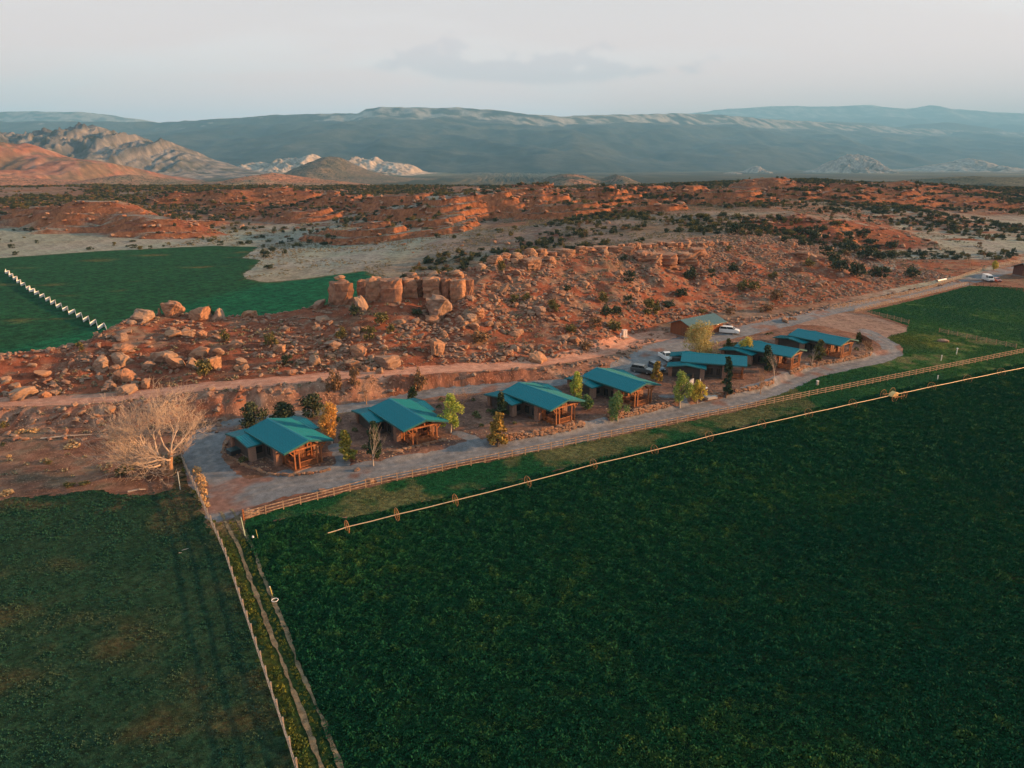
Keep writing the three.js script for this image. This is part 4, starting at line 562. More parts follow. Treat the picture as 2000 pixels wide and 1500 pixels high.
const AT = {
  hottub1: [-45.28, -108.12], hottub5: [37.22, -147.18], util: [28.37, -176.71], util2: [27.24, -175.2], ped: [65.57, -147.01], post1: [110.63, -172.59],
  post2: [103.54, -166.87], post3: [93.98, -151.5], lawnrock: [114.32, -184.86], umbrella: [38.24, -139.31], canopy: [36.71, -140.79], panel: [39.53, -136.51],
  lampA: [45.27, -138.84], privA: [90.94, -184.46], privB: [90.46, -172.2], pickup: [35.76, -159.98], suv: [28.3, -149.69], bluecar: [31.77, -151.49],
  van: [57.68, -185.88], truck: [186.51, -280.38], fcar: [189.26, -279.35], shedA: [42.09, -186.23], shedB: [45.39, -179.33], shedC: [56.15, -186.25],
  barnA: [201.53, -291.91], barnB: [204.64, -286.04], signA: [78.28, -200.05], signB: [82.72, -204.43], bucket: [-26.99, -67.45], stick: [-26.47, -68.8],
  pole: [-34.29, -82.2], stake: [-32.42, -81.53], slab1: [-35.72, -87.81], slab2: [-27.37, -93.58], slab3: [-21.19, -97.07], slab4: [-20.73, -98.72],
  slab5: [-24.07, -102.23], pipe: [-48.66, -95.81], bits: [-40.77, -78.37], log1: [-80.16, -113.7], log1b: [-72.36, -115.36], log2: [-55.82, -94.82],
  log2b: [-53.61, -95.64], tarp: [165.96, -276.59], tree: [-53.16, -101.03], bird: [-7.45, -136], ridgeobj: [-42.72, -144.38],
  fA: [[99, -219.8], [118.1, -233.5], [143.8, -253], [166.4, -273.2], [183.3, -289.8], [203.3, -308.4]],
  fB: [[105.3, -217.1], [124.4, -232.4], [151.7, -253.9], [173.7, -271.5]],
  fC: [[108, -216.7], [112.1, -210.9], [116, -202.1]],
  fD: [[119, -195], [122.3, -189.6], [126, -184.4], [130.3, -176.8]],
  fE: [[172.9, -269.8], [181.3, -268.6], [185.7, -258.1], [190.2, -248.9]],
  fF: [[210.6, -314.6], [221, -322], [233.8, -330.7]],
};
// ---------------------------------------------------------------- the cabins: teal metal roofs, dark stucco, stone piers, timber porch
function roofSlab(L, half, yR, yE, th) {                             // a low gable slab along x, ridge in the middle of z
  const s = [[-half, yE], [0, yR], [half, yE], [half, yE - th], [0, yR - th], [-half, yE - th]];
  const g = prism(s, L); g.rotateY(Math.PI / 2); return g;
}
function ribs(L, half, yR, yE, gap, hgt = 0.05) { const r = [], n = Math.floor(L / gap), a = Math.atan2(yR - yE, half), l = Math.hypot(half, yR - yE); for (let k = 0; k <= n; k++) for (const s of [-1, 1]) r.push(bx(0.045, hgt, l - 0.02, -L / 2 + k * gap + (L - n * gap) / 2, (yR + yE) / 2 + hgt / 2 * 0.9, s * half / 2, s * a, 0, 0)); return r; }
function stonePier(w, h, seed) {                                     // stacked rough courses
  const R = rng(seed), g = []; let y = -0.6;
  while (y < h - 0.05) { const c = Math.min(0.22 + R() * 0.16, h - y), k = R() < 0.5 ? 0.35 + R() * 0.3 : 0.5, e = () => (R() - 0.5) * 0.07;
    g.push(bx(w * k - 0.02, c - 0.025, w + e(), -w / 2 + w * k / 2 + e() * 0.5, y + c / 2, e() * 0.4), bx(w * (1 - k) - 0.02, c - 0.025, w + e(), w / 2 - w * (1 - k) / 2 + e() * 0.5, y + c / 2, e() * 0.4)); y += c; }
  g.push(bx(w * 0.9, h + 0.6, w * 0.9, 0, h / 2 - 0.3, 0)); return g;
}
function makeCabin() {
  const c = thing('cabin', '', 'cabin');
  const wallsMain = part('wall', [bx(8.9, 3.9, 6.3, -2.1, 1.35, 0)], M.stucco, c);
  part('wing_wall', [bx(7.0, 3.3, 3.5, -5.5, 1.05, 3.6)], M.stucco, c); part('wing_wall', [bx(7.0, 3.3, 3.5, -5.5, 1.05, -3.6)], M.stucco, c);
  part('foundation', [bx(9.3, 0.9, 6.6, -2.1, -0.3, 0), bx(7.2, 0.9, 3.55, -5.5, -0.305, 3.7), bx(7.2, 0.9, 3.55, -5.5, -0.305, -3.7), bx(4.4, 0.75, 5.4, 4.5, -0.3, 0)], M.base, c);
  const roof = part('roof', roofSlab(13.6, 4.2, 4.62, 3.56, 0.2), M.roof, c);
  const rr = part('standing_seams', ribs(13.6, 4.2, 4.62, 3.56, 0.4), M.roof, roof); rr.userData.kind = 'stuff';
  part('ridge_cap', roofSlab(13.62, 0.28, 4.69, 4.60, 0.06), M.roof, roof);
  for (const s of [-1, 1]) part('fascia', bx(13.64, 0.26, 0.06, 0, 3.44, s * 4.22), M.roofTrim, roof);
  const a = Math.atan2(1.06, 4.2);
  for (const [x, w] of [[6.83, 0.06], [-6.83, 0.06]]) for (const s of [-1, 1]) part('bargeboard', bx(w, 0.28, 4.34, x, 3.97, s * 2.1, s * a), M.roofTrim, roof);
  for (const s of [-1, 1]) {
    const w = part('wing_roof', (() => { const g = roofSlab(3.5, 4.1, 3.36, 2.78, 0.16); g.rotateY(Math.PI / 2); g.translate(-5.5, 0, s * 4.5); return g; })(), M.roof, c);
    const wr = part('standing_seams', ribs(3.5, 4.1, 3.36, 2.78, 0.4).map(g => { g.rotateY(Math.PI / 2); g.translate(-5.5, 0, s * 4.5); return g; }), M.roof, w); wr.userData.kind = 'stuff';
    part('fascia', [bx(4.15, 0.22, 0.06, -7.55, 2.99, s * 6.28, 0, 0, 0.14), bx(4.15, 0.22, 0.06, -3.45, 2.99, s * 6.28, 0, 0, -0.14)], M.roofTrim, w);
    part('fascia', bx(0.06, 0.2, 3.5, -9.62, 2.7, s * 4.5), M.roofTrim, w); part('fascia', bx(0.06, 0.2, 3.5, -1.38, 2.7, s * 4.5), M.roofTrim, w);
    [[-8.85, 2.66, 5.25, 0.85], [-2.15, 2.66, 5.25, 0.95], [2.35, 3.42, 3.2, 0.95]].forEach(([x, h, z, w2], i) => { const p = part('stone_pier', stonePier(w2, h, 31 + i), M.stone[i % 2], c); p.position.set(x, 0, z * s); });
    // windows on the long side and in the wing
    for (const [x, y, z, w2, h2] of [[-0.6, 1.55, 3.17, 1.3, 1.5], [1.1, 1.55, 3.17, 0.8, 1.5]]) { const f = part('window', [bx(w2 + 0.16, 0.1, 0.1, x, y + h2 / 2 + 0.03, z * s), bx(w2 + 0.16, 0.1, 0.14, x, y - h2 / 2 - 0.03, z * s), bx(0.09, h2, 0.1, x - w2 / 2, y, z * s), bx(0.09, h2, 0.1, x + w2 / 2, y, z * s), bx(0.06, h2, 0.09, x, y, z * s)], M.frame, c); part('pane', bx(w2, h2, 0.03, x, y, (z + 0.01) * s), M.glass, f); }
    { const f = part('window', [bx(0.1, 0.1, 1.36, -1.98, 2.25, 4.2 * s), bx(0.14, 0.1, 1.36, -1.98, 1.05, 4.2 * s), bx(0.1, 1.2, 0.08, -1.98, 1.65, (4.2 - 0.64) * s), bx(0.1, 1.2, 0.08, -1.98, 1.65, (4.2 + 0.64) * s)], M.frame, c); part('pane', bx(0.03, 1.2, 1.28, -1.97, 1.65, 4.2 * s), M.glass, f); }
  }
  // porch: timber wall, door, window, deck, paired posts, beams, braces, railing
  part('porch_wall', bx(0.08, 3.3, 5.4, 2.40, 1.6, 0), M.timber, c);
  const door = part('door', [bx(0.07, 2.15, 0.98, 2.48, 1.2, -0.9)], M.timberDark, c); part('handle', bx(0.05, 0.14, 0.04, 2.54, 1.15, -0.55), M.chrome, door);
  for (const z of [0.9, -2.1]) { const f = part('window', [bx(0.08, 0.1, 1.3, 2.5, 2.25, z), bx(0.1, 0.1, 1.3, 2.5, 0.95, z), bx(0.08, 1.2, 0.1, 2.5, 1.6, z - 0.6), bx(0.08, 1.2, 0.1, 2.5, 1.6, z + 0.6)], M.timber, c); part('pane', bx(0.03, 1.2, 1.1, 2.47, 1.6, z), M.glass, f); }
  part('deck', bx(4.2, 0.16, 5.2, 4.5, 0.12, 0), M.timberDark, c);
  for (const z of [2.25, 1.5, -1.5, -2.25]) part('post', [bx(0.2, 3.55, 0.2, 6.15, 1.4, z)], M.timber, c);
  for (const z of [2.25, -2.25]) part('post', [bx(0.18, 3.2, 0.18, 3.0, 1.6, z)], M.timber, c);
  part('beam', bx(0.22, 0.26, 6.4, 6.15, 3.28, 0), M.timber, c);
  part('king_post', [bx(0.2, 0.95, 0.22, 6.15, 3.8, 0)], M.timber, c);
  for (const s of [-1, 1]) { part('beam', bx(4.2, 0.24, 0.2, 4.3, 3.1, s * 1.88), M.timber, c); part('brace', beam(V(6.15, 2.35, s * 2.3), V(6.15, 3.2, s * 3.05), 0.14, 0.14), M.timber, c); part('rafter', beam(V(6.3, 3.42, s * 3.9), V(6.3, 4.36, s * 0.05), 0.16, 0.18), M.timber, c); }
  const rail = part('railing', [bx(0.1, 0.1, 2.8, 6.15, 1.12, 0), bx(0.1, 0.1, 2.8, 6.15, 0.32, 0)], M.timber, c);
  const sl = []; for (let k = 0; k <= 13; k++) sl.push(bx(0.045, 0.72, 0.06, 6.15, 0.72, -1.32 + k * 0.203)); part('baluster', sl, M.timber, rail);
  for (const s of [-1, 1]) { const r2 = part('railing', [bx(2.9, 0.09, 0.08, 4.6, 1.12, s * 2.25), bx(2.9, 0.09, 0.08, 4.6, 0.32, s * 2.25)], M.timber, c); const s2 = []; for (let k = 0; k < 12; k++) s2.push(bx(0.06, 0.72, 0.045, 3.3 + k * 0.24, 0.72, s * 2.25)); part('baluster', s2, M.timberDark, r2); }
  part('porch_bench', [bx(0.5, 0.07, 1.5, 3.1, 0.62, 0.6), bx(0.08, 0.5, 1.5, 2.88, 0.85, 0.6), bx(0.45, 0.45, 0.07, 3.1, 0.4, -0.1), bx(0.45, 0.45, 0.07, 3.1, 0.4, 1.3)], M.timberDark, c);
  return c;
}
const CABINS = [
  [-35.9, -107.3, 0.55, 46, 'teal roofed cabin ringed by the turnaround loop of the gravel road'],
  [-18.0, -116.2, 0.85, 55, 'teal roofed cabin above a broad bed of loose stones and a curved path'],
  [5.6, -125.1, 1.25, 50.5, 'teal roofed cabin above the sunlit two course stone wall, brown-gold tree at its corner'],
  [21.3, -134.8, 1.35, 53, 'teal roofed cabin with parked cars behind its rear wing'],
  [44.0, -150.8, 1.35, 16, 'teal roofed cabin turned side-on with the closed white umbrella below it'],
  [59.4, -159.9, 1.35, 44, 'teal roofed cabin half hidden by pines and a yellow tree'],
  [75.9, -170.5, 1.3, 52, 'teal roofed cabin beside the dark board privacy fence at the end of the row'],
];
{
  const c0 = makeCabin();
  CABINS.forEach(([x, z, y, deg, label], i) => {
    if (i) copyOf(c0, [x, y, z], -deg * Math.PI / 180, label, 'row of teal roofed cabins');
    else { c0.position.set(x, y, z); c0.rotation.y = -deg * Math.PI / 180; c0.userData.label = label; c0.userData.group = 'row of teal roofed cabins'; }
  });
}
// the brown board shed and the far barn
function gableBuilding(name, label, L, Wd, eave, ridge, pos, turn, wallM, roofM) {
  const b = thing(name, label, 'shed', pos, turn);
  part('foundation', bx(L + 0.3, 1.2, Wd + 0.3, 0, -0.4, 0), M.base, b);
  const gable = prism([[-Wd / 2, 0.2], [Wd / 2, 0.2], [Wd / 2, eave], [0, ridge], [-Wd / 2, eave]], L); gable.rotateY(Math.PI / 2); part('wall', gable, wallM, b);
  const bat = []; for (let k = 0; k <= Math.floor(L / 0.5); k++) for (const s of [-1, 1]) bat.push(bx(0.08, eave - 0.25, 0.05, -L / 2 + 0.05 + k * (L - 0.1) / Math.floor(L / 0.5), 0.2 + (eave - 0.2) / 2, s * (Wd / 2 + 0.02)));
  for (let k = 0; k <= Math.floor(Wd / 0.5); k++) for (const s of [-1, 1]) { const z = -Wd / 2 + 0.05 + k * (Wd - 0.1) / Math.floor(Wd / 0.5); bat.push(bx(0.05, eave - 0.25, 0.08, s * (L / 2 + 0.02), 0.2 + (eave - 0.2) / 2, z)); }
  const bt = part('battens', bat, wallM, b); bt.userData.kind = 'stuff';
  const rf = part('roof', roofSlab(L + 1.4, Wd / 2 + 0.8, ridge + 0.22, eave - (ridge - eave) / (Wd / 2) * 0.8 + 0.2, 0.14), roofM, b);
  const rb = part('standing_seams', ribs(L + 1.4, Wd / 2 + 0.8, ridge + 0.22, eave - (ridge - eave) / (Wd / 2) * 0.8 + 0.2, 0.45), roofM, rf); rb.userData.kind = 'stuff';
  for (const x of [-L * 0.02, L * 0.3]) { const w = part('window', [bx(1.5, 0.09, 0.1, x, eave - 0.25, Wd / 2 + 0.06), bx(1.5, 0.09, 0.12, x, eave - 0.85, Wd / 2 + 0.06), bx(0.09, 0.6, 0.1, x - 0.72, eave - 0.55, Wd / 2 + 0.06), bx(0.09, 0.6, 0.1, x + 0.72, eave - 0.55, Wd / 2 + 0.06)], M.timberDark, b); part('pane', bx(1.35, 0.52, 0.04, x, eave - 0.55, Wd / 2 + 0.05), M.glass, w); }
  const d = part('door', bx(0.08, 2.1, 1.1, -L / 2 - 0.05, 1.25, 0.8), M.timberDark, b); part('handle', bx(0.06, 0.14, 0.05, -L / 2 - 0.11, 1.2, 1.2), M.chrome, d);
  return b;
}
gableBuilding('board_shed', 'brown board shed with grey-green metal roof below the boulder hill', 12.8, 7.0, 2.9, 4.2, [49.0, 2.5, -186.0], 0.66, M.shedWall, M.shedRoof);
gableBuilding('barn', 'red-brown barn with pale metal roof beyond the far parking yard', 15, 9, 3.4, 5.0, [214.5, 1.4, -292.5], 0.15, std([0.20, 0.085, 0.06], { map: woodTex }), M.shedRoof);

// ---------------------------------------------------------------- fences: posts and boards
const unit = new THREE.BoxGeometry(1, 1, 1);
function along(pts, step) {                                          // points at even steps along a line on the ground
  const r = []; let carry = 0;
  for (let i = 0; i + 1 < pts.length; i++) { const [ax, az] = pts[i], [bx2, bz] = pts[i + 1], l = Math.hypot(bx2 - ax, bz - az); let d = carry; while (d < l) { r.push([lerp(ax, bx2, d / l), lerp(az, bz, d / l)]); d += step; } carry = d - l; }
  return r;
}
function boardFence(label, pts, mat, { step = 2.44, rails = [0.35, 0.72, 1.1], tall = 1.32, group, thick = 0.115 } = {}) {
  const P = along(pts, step), f = thing('rail_fence', label, 'fence', [P[0][0], height(...P[0]), P[0][1]], 0, group), o = f.position, R = rng(P.length + Math.round(pts[0][0]));
  P.forEach(([x, z], i) => { const m = part('post', unit, mat, f); m.scale.set(0.14, tall + 0.3, 0.14); m.position.set(x - o.x, height(x, z) - o.y + tall / 2 - 0.15, z - o.z); const q = P[Math.min(i + 1, P.length - 1)], p = P[Math.max(i - 1, 0)]; m.rotation.set((R() - 0.5) * 0.05, -Math.atan2(q[1] - p[1], q[0] - p[0]), (R() - 0.5) * 0.05); });
  for (const [k, y] of rails.entries()) for (let i = (k % 2); i + 1 < P.length; i += 2) {
    const a = P[i], b = P[Math.min(i + 2, P.length - 1)], ha = height(...a) + y + (R() - 0.5) * 0.04, hb = height(...b) + y + (R() - 0.5) * 0.04, l = Math.hypot(b[0] - a[0], b[1] - a[1]);
    const m = part('rail', unit, mat, f); m.scale.set(l, thick, 0.05); m.position.set((a[0] + b[0]) / 2 - o.x, (ha + hb) / 2 - o.y, (a[1] + b[1]) / 2 - o.z); m.rotation.set(0, -Math.atan2(b[1] - a[1], b[0] - a[0]), Math.atan2(hb - ha, l), 'YXZ');
    m.translateZ(0.1);
  }
  for (const [k, y] of rails.entries()) if (k % 2) { const a = P[0], b = P[1], l = Math.hypot(b[0] - a[0], b[1] - a[1]), m = part('rail', unit, mat, f); m.scale.set(l, thick, 0.05); m.position.set((a[0] + b[0]) / 2 - o.x, (height(...a) + height(...b)) / 2 + y - o.y, (a[1] + b[1]) / 2 - o.z); m.rotation.y = -Math.atan2(b[1] - a[1], b[0] - a[0]); m.translateZ(0.1); }
  return f;
}
boardFence('long three board ranch fence between the gravel road and the dark alfalfa', [[-33.6, -88.2], [-29, -91.5], [-21, -97], [33, -125], [128, -174], [150, -185.5]], M.fence, { rails: [0.38, 0.8, 1.22] });
boardFence('board fence running down between the grazed pasture and the rutted farm lane', [[...LEFT_FENCE[3]], [...LEFT_FENCE[2]], [...LEFT_FENCE[1]], [lerp(LEFT_FENCE[1][0], LEFT_FENCE[0][0], 0.5), lerp(LEFT_FENCE[1][1], LEFT_FENCE[0][1], 0.5)]], M.fenceGrey, { rails: [0.4, 0.8, 1.2] });
boardFence('board fence on the hill side of the entrance road', AT.fA, M.fence, { rails: [0.38, 0.8, 1.22] });
boardFence('board fence on the paddock side of the entrance road', AT.fB, M.fence, { rails: [0.38, 0.8, 1.22] });
boardFence('short weathered board fence between the gravel lot and the green paddock', AT.fC, M.fence, { rails: [0.4, 0.75, 1.1] });
boardFence('weathered board fence crossing the lawn behind the single flat boulder', AT.fD, M.fence, { rails: [0.4, 0.75, 1.1] });
boardFence('dark post fence along the far edge of the paddock below the parking yard', AT.fE, M.timberDark, { rails: [0.5, 1.0], thick: 0.09 });
boardFence('thin orange board fence climbing away behind the barn', AT.fF, M.fence, { rails: [0.4, 0.8, 1.2] });
{ // gate panel with crossed braces closing the start of the long fence
  const a = V(-36, 0, -86.5), b = V(-33.7, 0, -88.1), ha = height(a.x, a.z), g = thing('gate', 'short gate panel with crossed braces at the start of the long fence', 'gate', [a.x, ha, a.z], -Math.atan2(b.z - a.z, b.x - a.x)), l = a.distanceTo(b);
  part('post', bx(0.2, 1.75, 0.2, 0, 0.7, 0), M.timber, g);
  for (const y of [0.3, 0.75, 1.2]) part('rail', bx(l - 0.15, 0.12, 0.05, l / 2, y, 0.05), M.fence, g);
  part('brace', beam(V(0.1, 0.3, 0.11), V(l - 0.1, 1.2, 0.11), 0.05, 0.11), M.fence, g); part('brace', beam(V(0.1, 1.2, 0.16), V(l - 0.1, 0.3, 0.16), 0.05, 0.11), M.fence, g);
}
{ // white zigzag fence across the hay field
  const Z = [
    [-220.4, -312.8], [-215.8, -305.5], [-215.5, -307.9], [-208.4, -296.9], [-208.8, -300], [-201.4, -288.9], [-202.1, -292.5], [-194.4, -280.5], [-195, -283.9], [-188.5, -273.9], [-189, -277.1], [-181.1, -265.7], [-182, -269.4], [-176.9, -260.9], [-176.3, -263.3], [-171.3, -255.1], [-171.5, -258], [-165.6, -249.1], [-166.4, -252.9], [-159.6, -242.7], [-160.3, -246.4], [-154.2, -236.7], [-155, -240.7], [-148.8, -230.9], [-149.7, -235.2], [-143.4, -225.4], [-144.2, -229.5], [-138.4, -220.2], [-139, -224.6], [-133.3, -215.6], [-133.9, -219.3], [-127.8, -209.6], [-128.6, -213.9], [-122.7, -204.2], [-123.8, -209.2], [-117.6, -199.1], [-118.6, -204.2], [-115, -198.8]
  ];
  const f = thing('zigzag_fence', 'white zigzag panel fence crossing the far hay field', 'fence', [Z[0][0], height(...Z[0]), Z[0][1]]), o = f.position, wm = std([0.74, 0.72, 0.69], { roughness: 0.7 });
  for (let i = 0; i + 1 < Z.length; i++) { const a = Z[i], b = Z[i + 1], l = Math.hypot(b[0] - a[0], b[1] - a[1]), p = part('panel', unit, wm, f); p.scale.set(l, 1.05, 0.06); p.position.set((a[0] + b[0]) / 2 - o.x, height((a[0] + b[0]) / 2, (a[1] + b[1]) / 2) + 0.55 - o.y, (a[1] + b[1]) / 2 - o.z); p.rotation.y = -Math.atan2(b[1] - a[1], b[0] - a[0]); }
}
{ // dark board privacy fence by the last cabin
  const A = AT.privA, B = AT.privB, f = thing('privacy_fence', 'dark upright board privacy fence behind the last cabin', 'fence', [A[0], height(...A), A[1]], -Math.atan2(B[1] - A[1], B[0] - A[0])), l = Math.min(9, Math.hypot(B[0] - A[0], B[1] - A[1]));
  for (let k = 0; k < Math.floor(l / 0.3); k++) part('board', unit, M.timberDark, f).position.set(0.15 + k * 0.3, 0.85, 0), f.children[f.children.length - 1].scale.set(0.28, 2.1, 0.04);
  part('rail', bx(l, 0.1, 0.06, l / 2, 1.5, 0.06), M.timberDark, f); part('rail', bx(l, 0.1, 0.06, l / 2, 0.5, 0.06), M.timberDark, f);
}
// ---------------------------------------------------------------- wheel line irrigation pipe in the alfalfa
{
  const WL = [[-23.4, -81.3], [-21.3, -82.9], [-15.4, -86.3], [-7.9, -90.5], [2.3, -96.5], [12.7, -102.9], [23.3, -108.7], [33.9, -114.9], [44.9, -120.9], [55.6, -126.6], [66.4, -132.2], [77.2, -137.8], [88, -143.3], [98.8, -148.7], [109.6, -154.1], [120.4, -159.4], [131.2, -164.7], [142, -170]];
  const o = thing('wheel_line', 'long pale irrigation pipe carried on spoked wheels across the alfalfa', 'irrigation line', [WL[0][0], 0, WL[0][1]]), ax = 0.92;
  const L3 = ([x, z]) => V(x - WL[0][0], ax, z - WL[0][1]);
  for (let i = 0; i + 1 < WL.length; i++) { const a = L3(WL[i]), b = L3(WL[i + 1]), m = a.clone().lerp(b, 0.5); m.y -= 0.05; part('pipe', [bar(a, m, 0.065, 0.065, 8), bar(m, b, 0.065, 0.065, 8)], M.pipe, o); }
  const rim = new THREE.TorusGeometry(0.9, 0.035, 5, 28), sp = []; for (let k = 0; k < 8; k++) { const t = k / 8 * Math.PI * 2; sp.push(bar(V(Math.cos(t) * 0.1, Math.sin(t) * 0.1, 0), V(Math.cos(t) * 0.9, Math.sin(t) * 0.9, 0), 0.014, 0.014, 4)); } sp.push(cy(0.13, 0.13, 0.12, 10, 0, 0, 0, Math.PI / 2));
  const spokes = mergeGeometries(sp.map(g => g.toNonIndexed()));
  for (let i = 1; i + 1 < WL.length; i++) { if (i === 11) continue; const p = L3(WL[i]), w = part('wheel', rim, M.rust, o); part('spokes', spokes, M.rust, w); w.position.copy(p); w.rotation.y = -Math.atan2(WL[i + 1][1] - WL[i - 1][1], WL[i + 1][0] - WL[i - 1][0]) + Math.PI / 2; }
  const mv = L3(WL[11]), mover = new THREE.Group(); mover.name = 'mover'; mover.position.copy(mv); mover.rotation.y = 0.48; o.add(mover);
  part('housing', (() => { const g = prism([[-1.0, -0.15], [-0.5, 0.42], [0.1, 0.62], [0.65, 0.42], [0.72, -0.1], [0.3, -0.3]], 0.9, 0.06); return g; })(), std([0.62, 0.40, 0.15], { roughness: 0.6 }), mover);
  for (const [x, z] of [[-1.4, 1.3], [-1.4, -1.3], [1.4, 1.3], [1.4, -1.3]]) { const w = part('wheel', rim, M.rust, mover); part('spokes', spokes, M.rust, w).name = 'wheel_spokes'; w.position.set(x, 0, z); w.rotation.y = Math.PI / 2 * 0; }
  part('frame', [beam(V(-1.4, -0.1, 1.2), V(1.4, -0.1, 1.2), 0.08, 0.08), beam(V(-1.4, -0.1, -1.2), V(1.4, -0.1, -1.2), 0.08, 0.08), beam(V(0, -0.1, -1.3), V(0, -0.1, 1.3), 0.08, 0.08)], M.rust, mover);
}
// ---------------------------------------------------------------- vehicles
function vehicle(name, label, color, kind, [x, z], turn) {
  const g = thing(name, label, kind === 'pickup' || kind === 'truck' ? 'truck' : kind === 'van' ? 'van' : 'car', [x, height(x, z), z], turn), paint = new THREE.MeshPhysicalMaterial({ color: rgb(...color), roughness: 0.35, clearcoat: 0.6, clearcoatRoughness: 0.15 });
  const P = { // side outlines, front at +x
    pickup: { L: 5.6, body: [[-2.8, 0.45], [2.75, 0.45], [2.85, 0.95], [2.4, 1.12], [1.2, 1.18], [-2.8, 1.15]], cab: [[-0.75, 1.15], [1.25, 1.15], [0.6, 1.82], [-0.6, 1.85]], w: 1.9, ax: [-1.75, 1.8], r: 0.4 },
    suv: { L: 4.7, body: [[-2.3, 0.42], [2.3, 0.42], [2.4, 0.9], [2.0, 1.05], [1.1, 1.12], [-2.35, 1.1]], cab: [[-2.3, 1.1], [1.15, 1.1], [0.45, 1.72], [-2.0, 1.74]], w: 1.85, ax: [-1.4, 1.45], r: 0.37 },
    car: { L: 4.5, body: [[-2.2, 0.35], [2.2, 0.35], [2.25, 0.7], [1.9, 0.86], [0.9, 0.95], [-2.2, 0.98]], cab: [[-1.9, 0.96], [1.0, 0.94], [0.25, 1.45], [-1.3, 1.46]], w: 1.78, ax: [-1.35, 1.4], r: 0.33 },
    van: { L: 5.1, body: [[-2.5, 0.4], [2.5, 0.4], [2.55, 0.85], [2.1, 1.1], [1.5, 1.2], [-2.5, 1.2]], cab: [[-2.48, 1.18], [1.6, 1.18], [0.75, 1.82], [-2.3, 1.88]], w: 1.95, ax: [-1.5, 1.6], r: 0.36 },
    truck: { L: 6.2, body: [[-3.1, 0.5], [3.0, 0.5], [3.1, 1.2], [2.2, 1.35], [1.6, 1.4], [-3.1, 1.2]], cab: [[0.2, 1.3], [2.2, 1.35], [1.7, 2.3], [0.3, 2.35]], w: 2.1, ax: [-1.9, 2.0], r: 0.45 },
  }[kind];
  part('body', prism(P.body, P.w - 0.16, 0.08), paint, g);
  const roof = part('roof', (() => { const c = P.cab, top = Math.max(...c.map(p => p[1])); return prism([[c[3][0] - 0.04, top - 0.07], [c[2][0] + 0.04, top - 0.09], [c[2][0] - 0.05, top], [c[3][0] + 0.06, top + 0.02]], P.w - 0.4, 0.03); })(), paint, g);
  part('windows', prism(P.cab, P.w - 0.36, 0.02), M.glass, g);
  part('pillar', [...[-1, 1].flatMap(s => [beam(V(P.cab[1][0], P.cab[1][1], s * (P.w / 2 - 0.15)), V(P.cab[2][0], P.cab[2][1], s * (P.w / 2 - 0.17)), 0.07, 0.07), beam(V(P.cab[0][0], P.cab[0][1], s * (P.w / 2 - 0.15)), V(P.cab[3][0], P.cab[3][1], s * (P.w / 2 - 0.17)), 0.09, 0.12), beam(V((P.cab[0][0] + P.cab[1][0]) / 2, P.cab[0][1], s * (P.w / 2 - 0.15)), V((P.cab[3][0] + P.cab[2][0]) / 2, P.cab[3][1] - 0.05, s * (P.w / 2 - 0.17)), 0.06, 0.08)])], paint, g);
  for (const ax of P.ax) for (const s of [-1, 1]) { const w = part('wheel', cy(P.r, P.r, 0.24, 18, ax, P.r, s * (P.w / 2 - 0.13), Math.PI / 2), M.rubber, g); part('rim', cy(P.r * 0.6, P.r * 0.6, 0.26, 12, ax, P.r, s * (P.w / 2 - 0.13), Math.PI / 2), M.chrome, w); }
  const fx = Math.max(...P.body.map(p => p[0])), rx = Math.min(...P.body.map(p => p[0]));
  for (const s of [-1, 1]) { part('headlight', bx(0.1, 0.16, 0.34, fx + 0.06, 0.86, s * (P.w / 2 - 0.3)), M.white, g); part('tail_light', bx(0.08, 0.2, 0.2, rx - 0.07, 0.9, s * (P.w / 2 - 0.22)), std([0.3, 0.01, 0.01]), g); part('mirror', bx(0.12, 0.14, 0.2, P.cab[1][0] - 0.35, P.cab[1][1] + 0.12, s * (P.w / 2 + 0.06)), paint, g); }
  part('grille', bx(0.06, 0.28, P.w * 0.5, fx + 0.07, 0.68, 0), M.dark, g); part('bumper', bx(0.14, 0.18, P.w - 0.1, fx + 0.03, 0.46, 0), kind === 'pickup' ? M.chrome : M.dark, g);
  if (kind === 'pickup') part('truck_bed', [bx(1.9, 0.06, 1.5, -1.8, 0.95, 0), bx(1.98, 0.02, 1.56, -1.78, 1.245, 0)], M.dark, g);
  if (kind === 'truck') part('cargo_box', bx(3.2, 1.3, 2.0, -1.4, 1.9, 0), M.white, g);
  return g;
}
vehicle('pickup_truck', 'white pickup truck facing down the gravel drive near the side-on cabin', [0.66, 0.68, 0.68], 'pickup', AT.pickup, -1.35);
vehicle('parked_car', 'dark grey car with pale roof parked behind the rear wing of a cabin', [0.06, 0.065, 0.07], 'suv', AT.suv, -0.55);
vehicle('parked_car', 'dark blue car parked between the grey car and the white pickup', [0.012, 0.035, 0.07], 'suv', AT.bluecar, -1.25);
vehicle('minivan', 'white minivan parked at the end of the brown board shed', [0.72, 0.70, 0.68], 'van', AT.van, -0.35);
vehicle('box_truck', 'white truck parked in the far yard by the barn', [0.62, 0.62, 0.62], 'truck', AT.truck, -1.75);
vehicle('parked_car', 'red and white car parked beside the white truck in the far yard', [0.35, 0.07, 0.05], 'car', AT.fcar, -1.7);
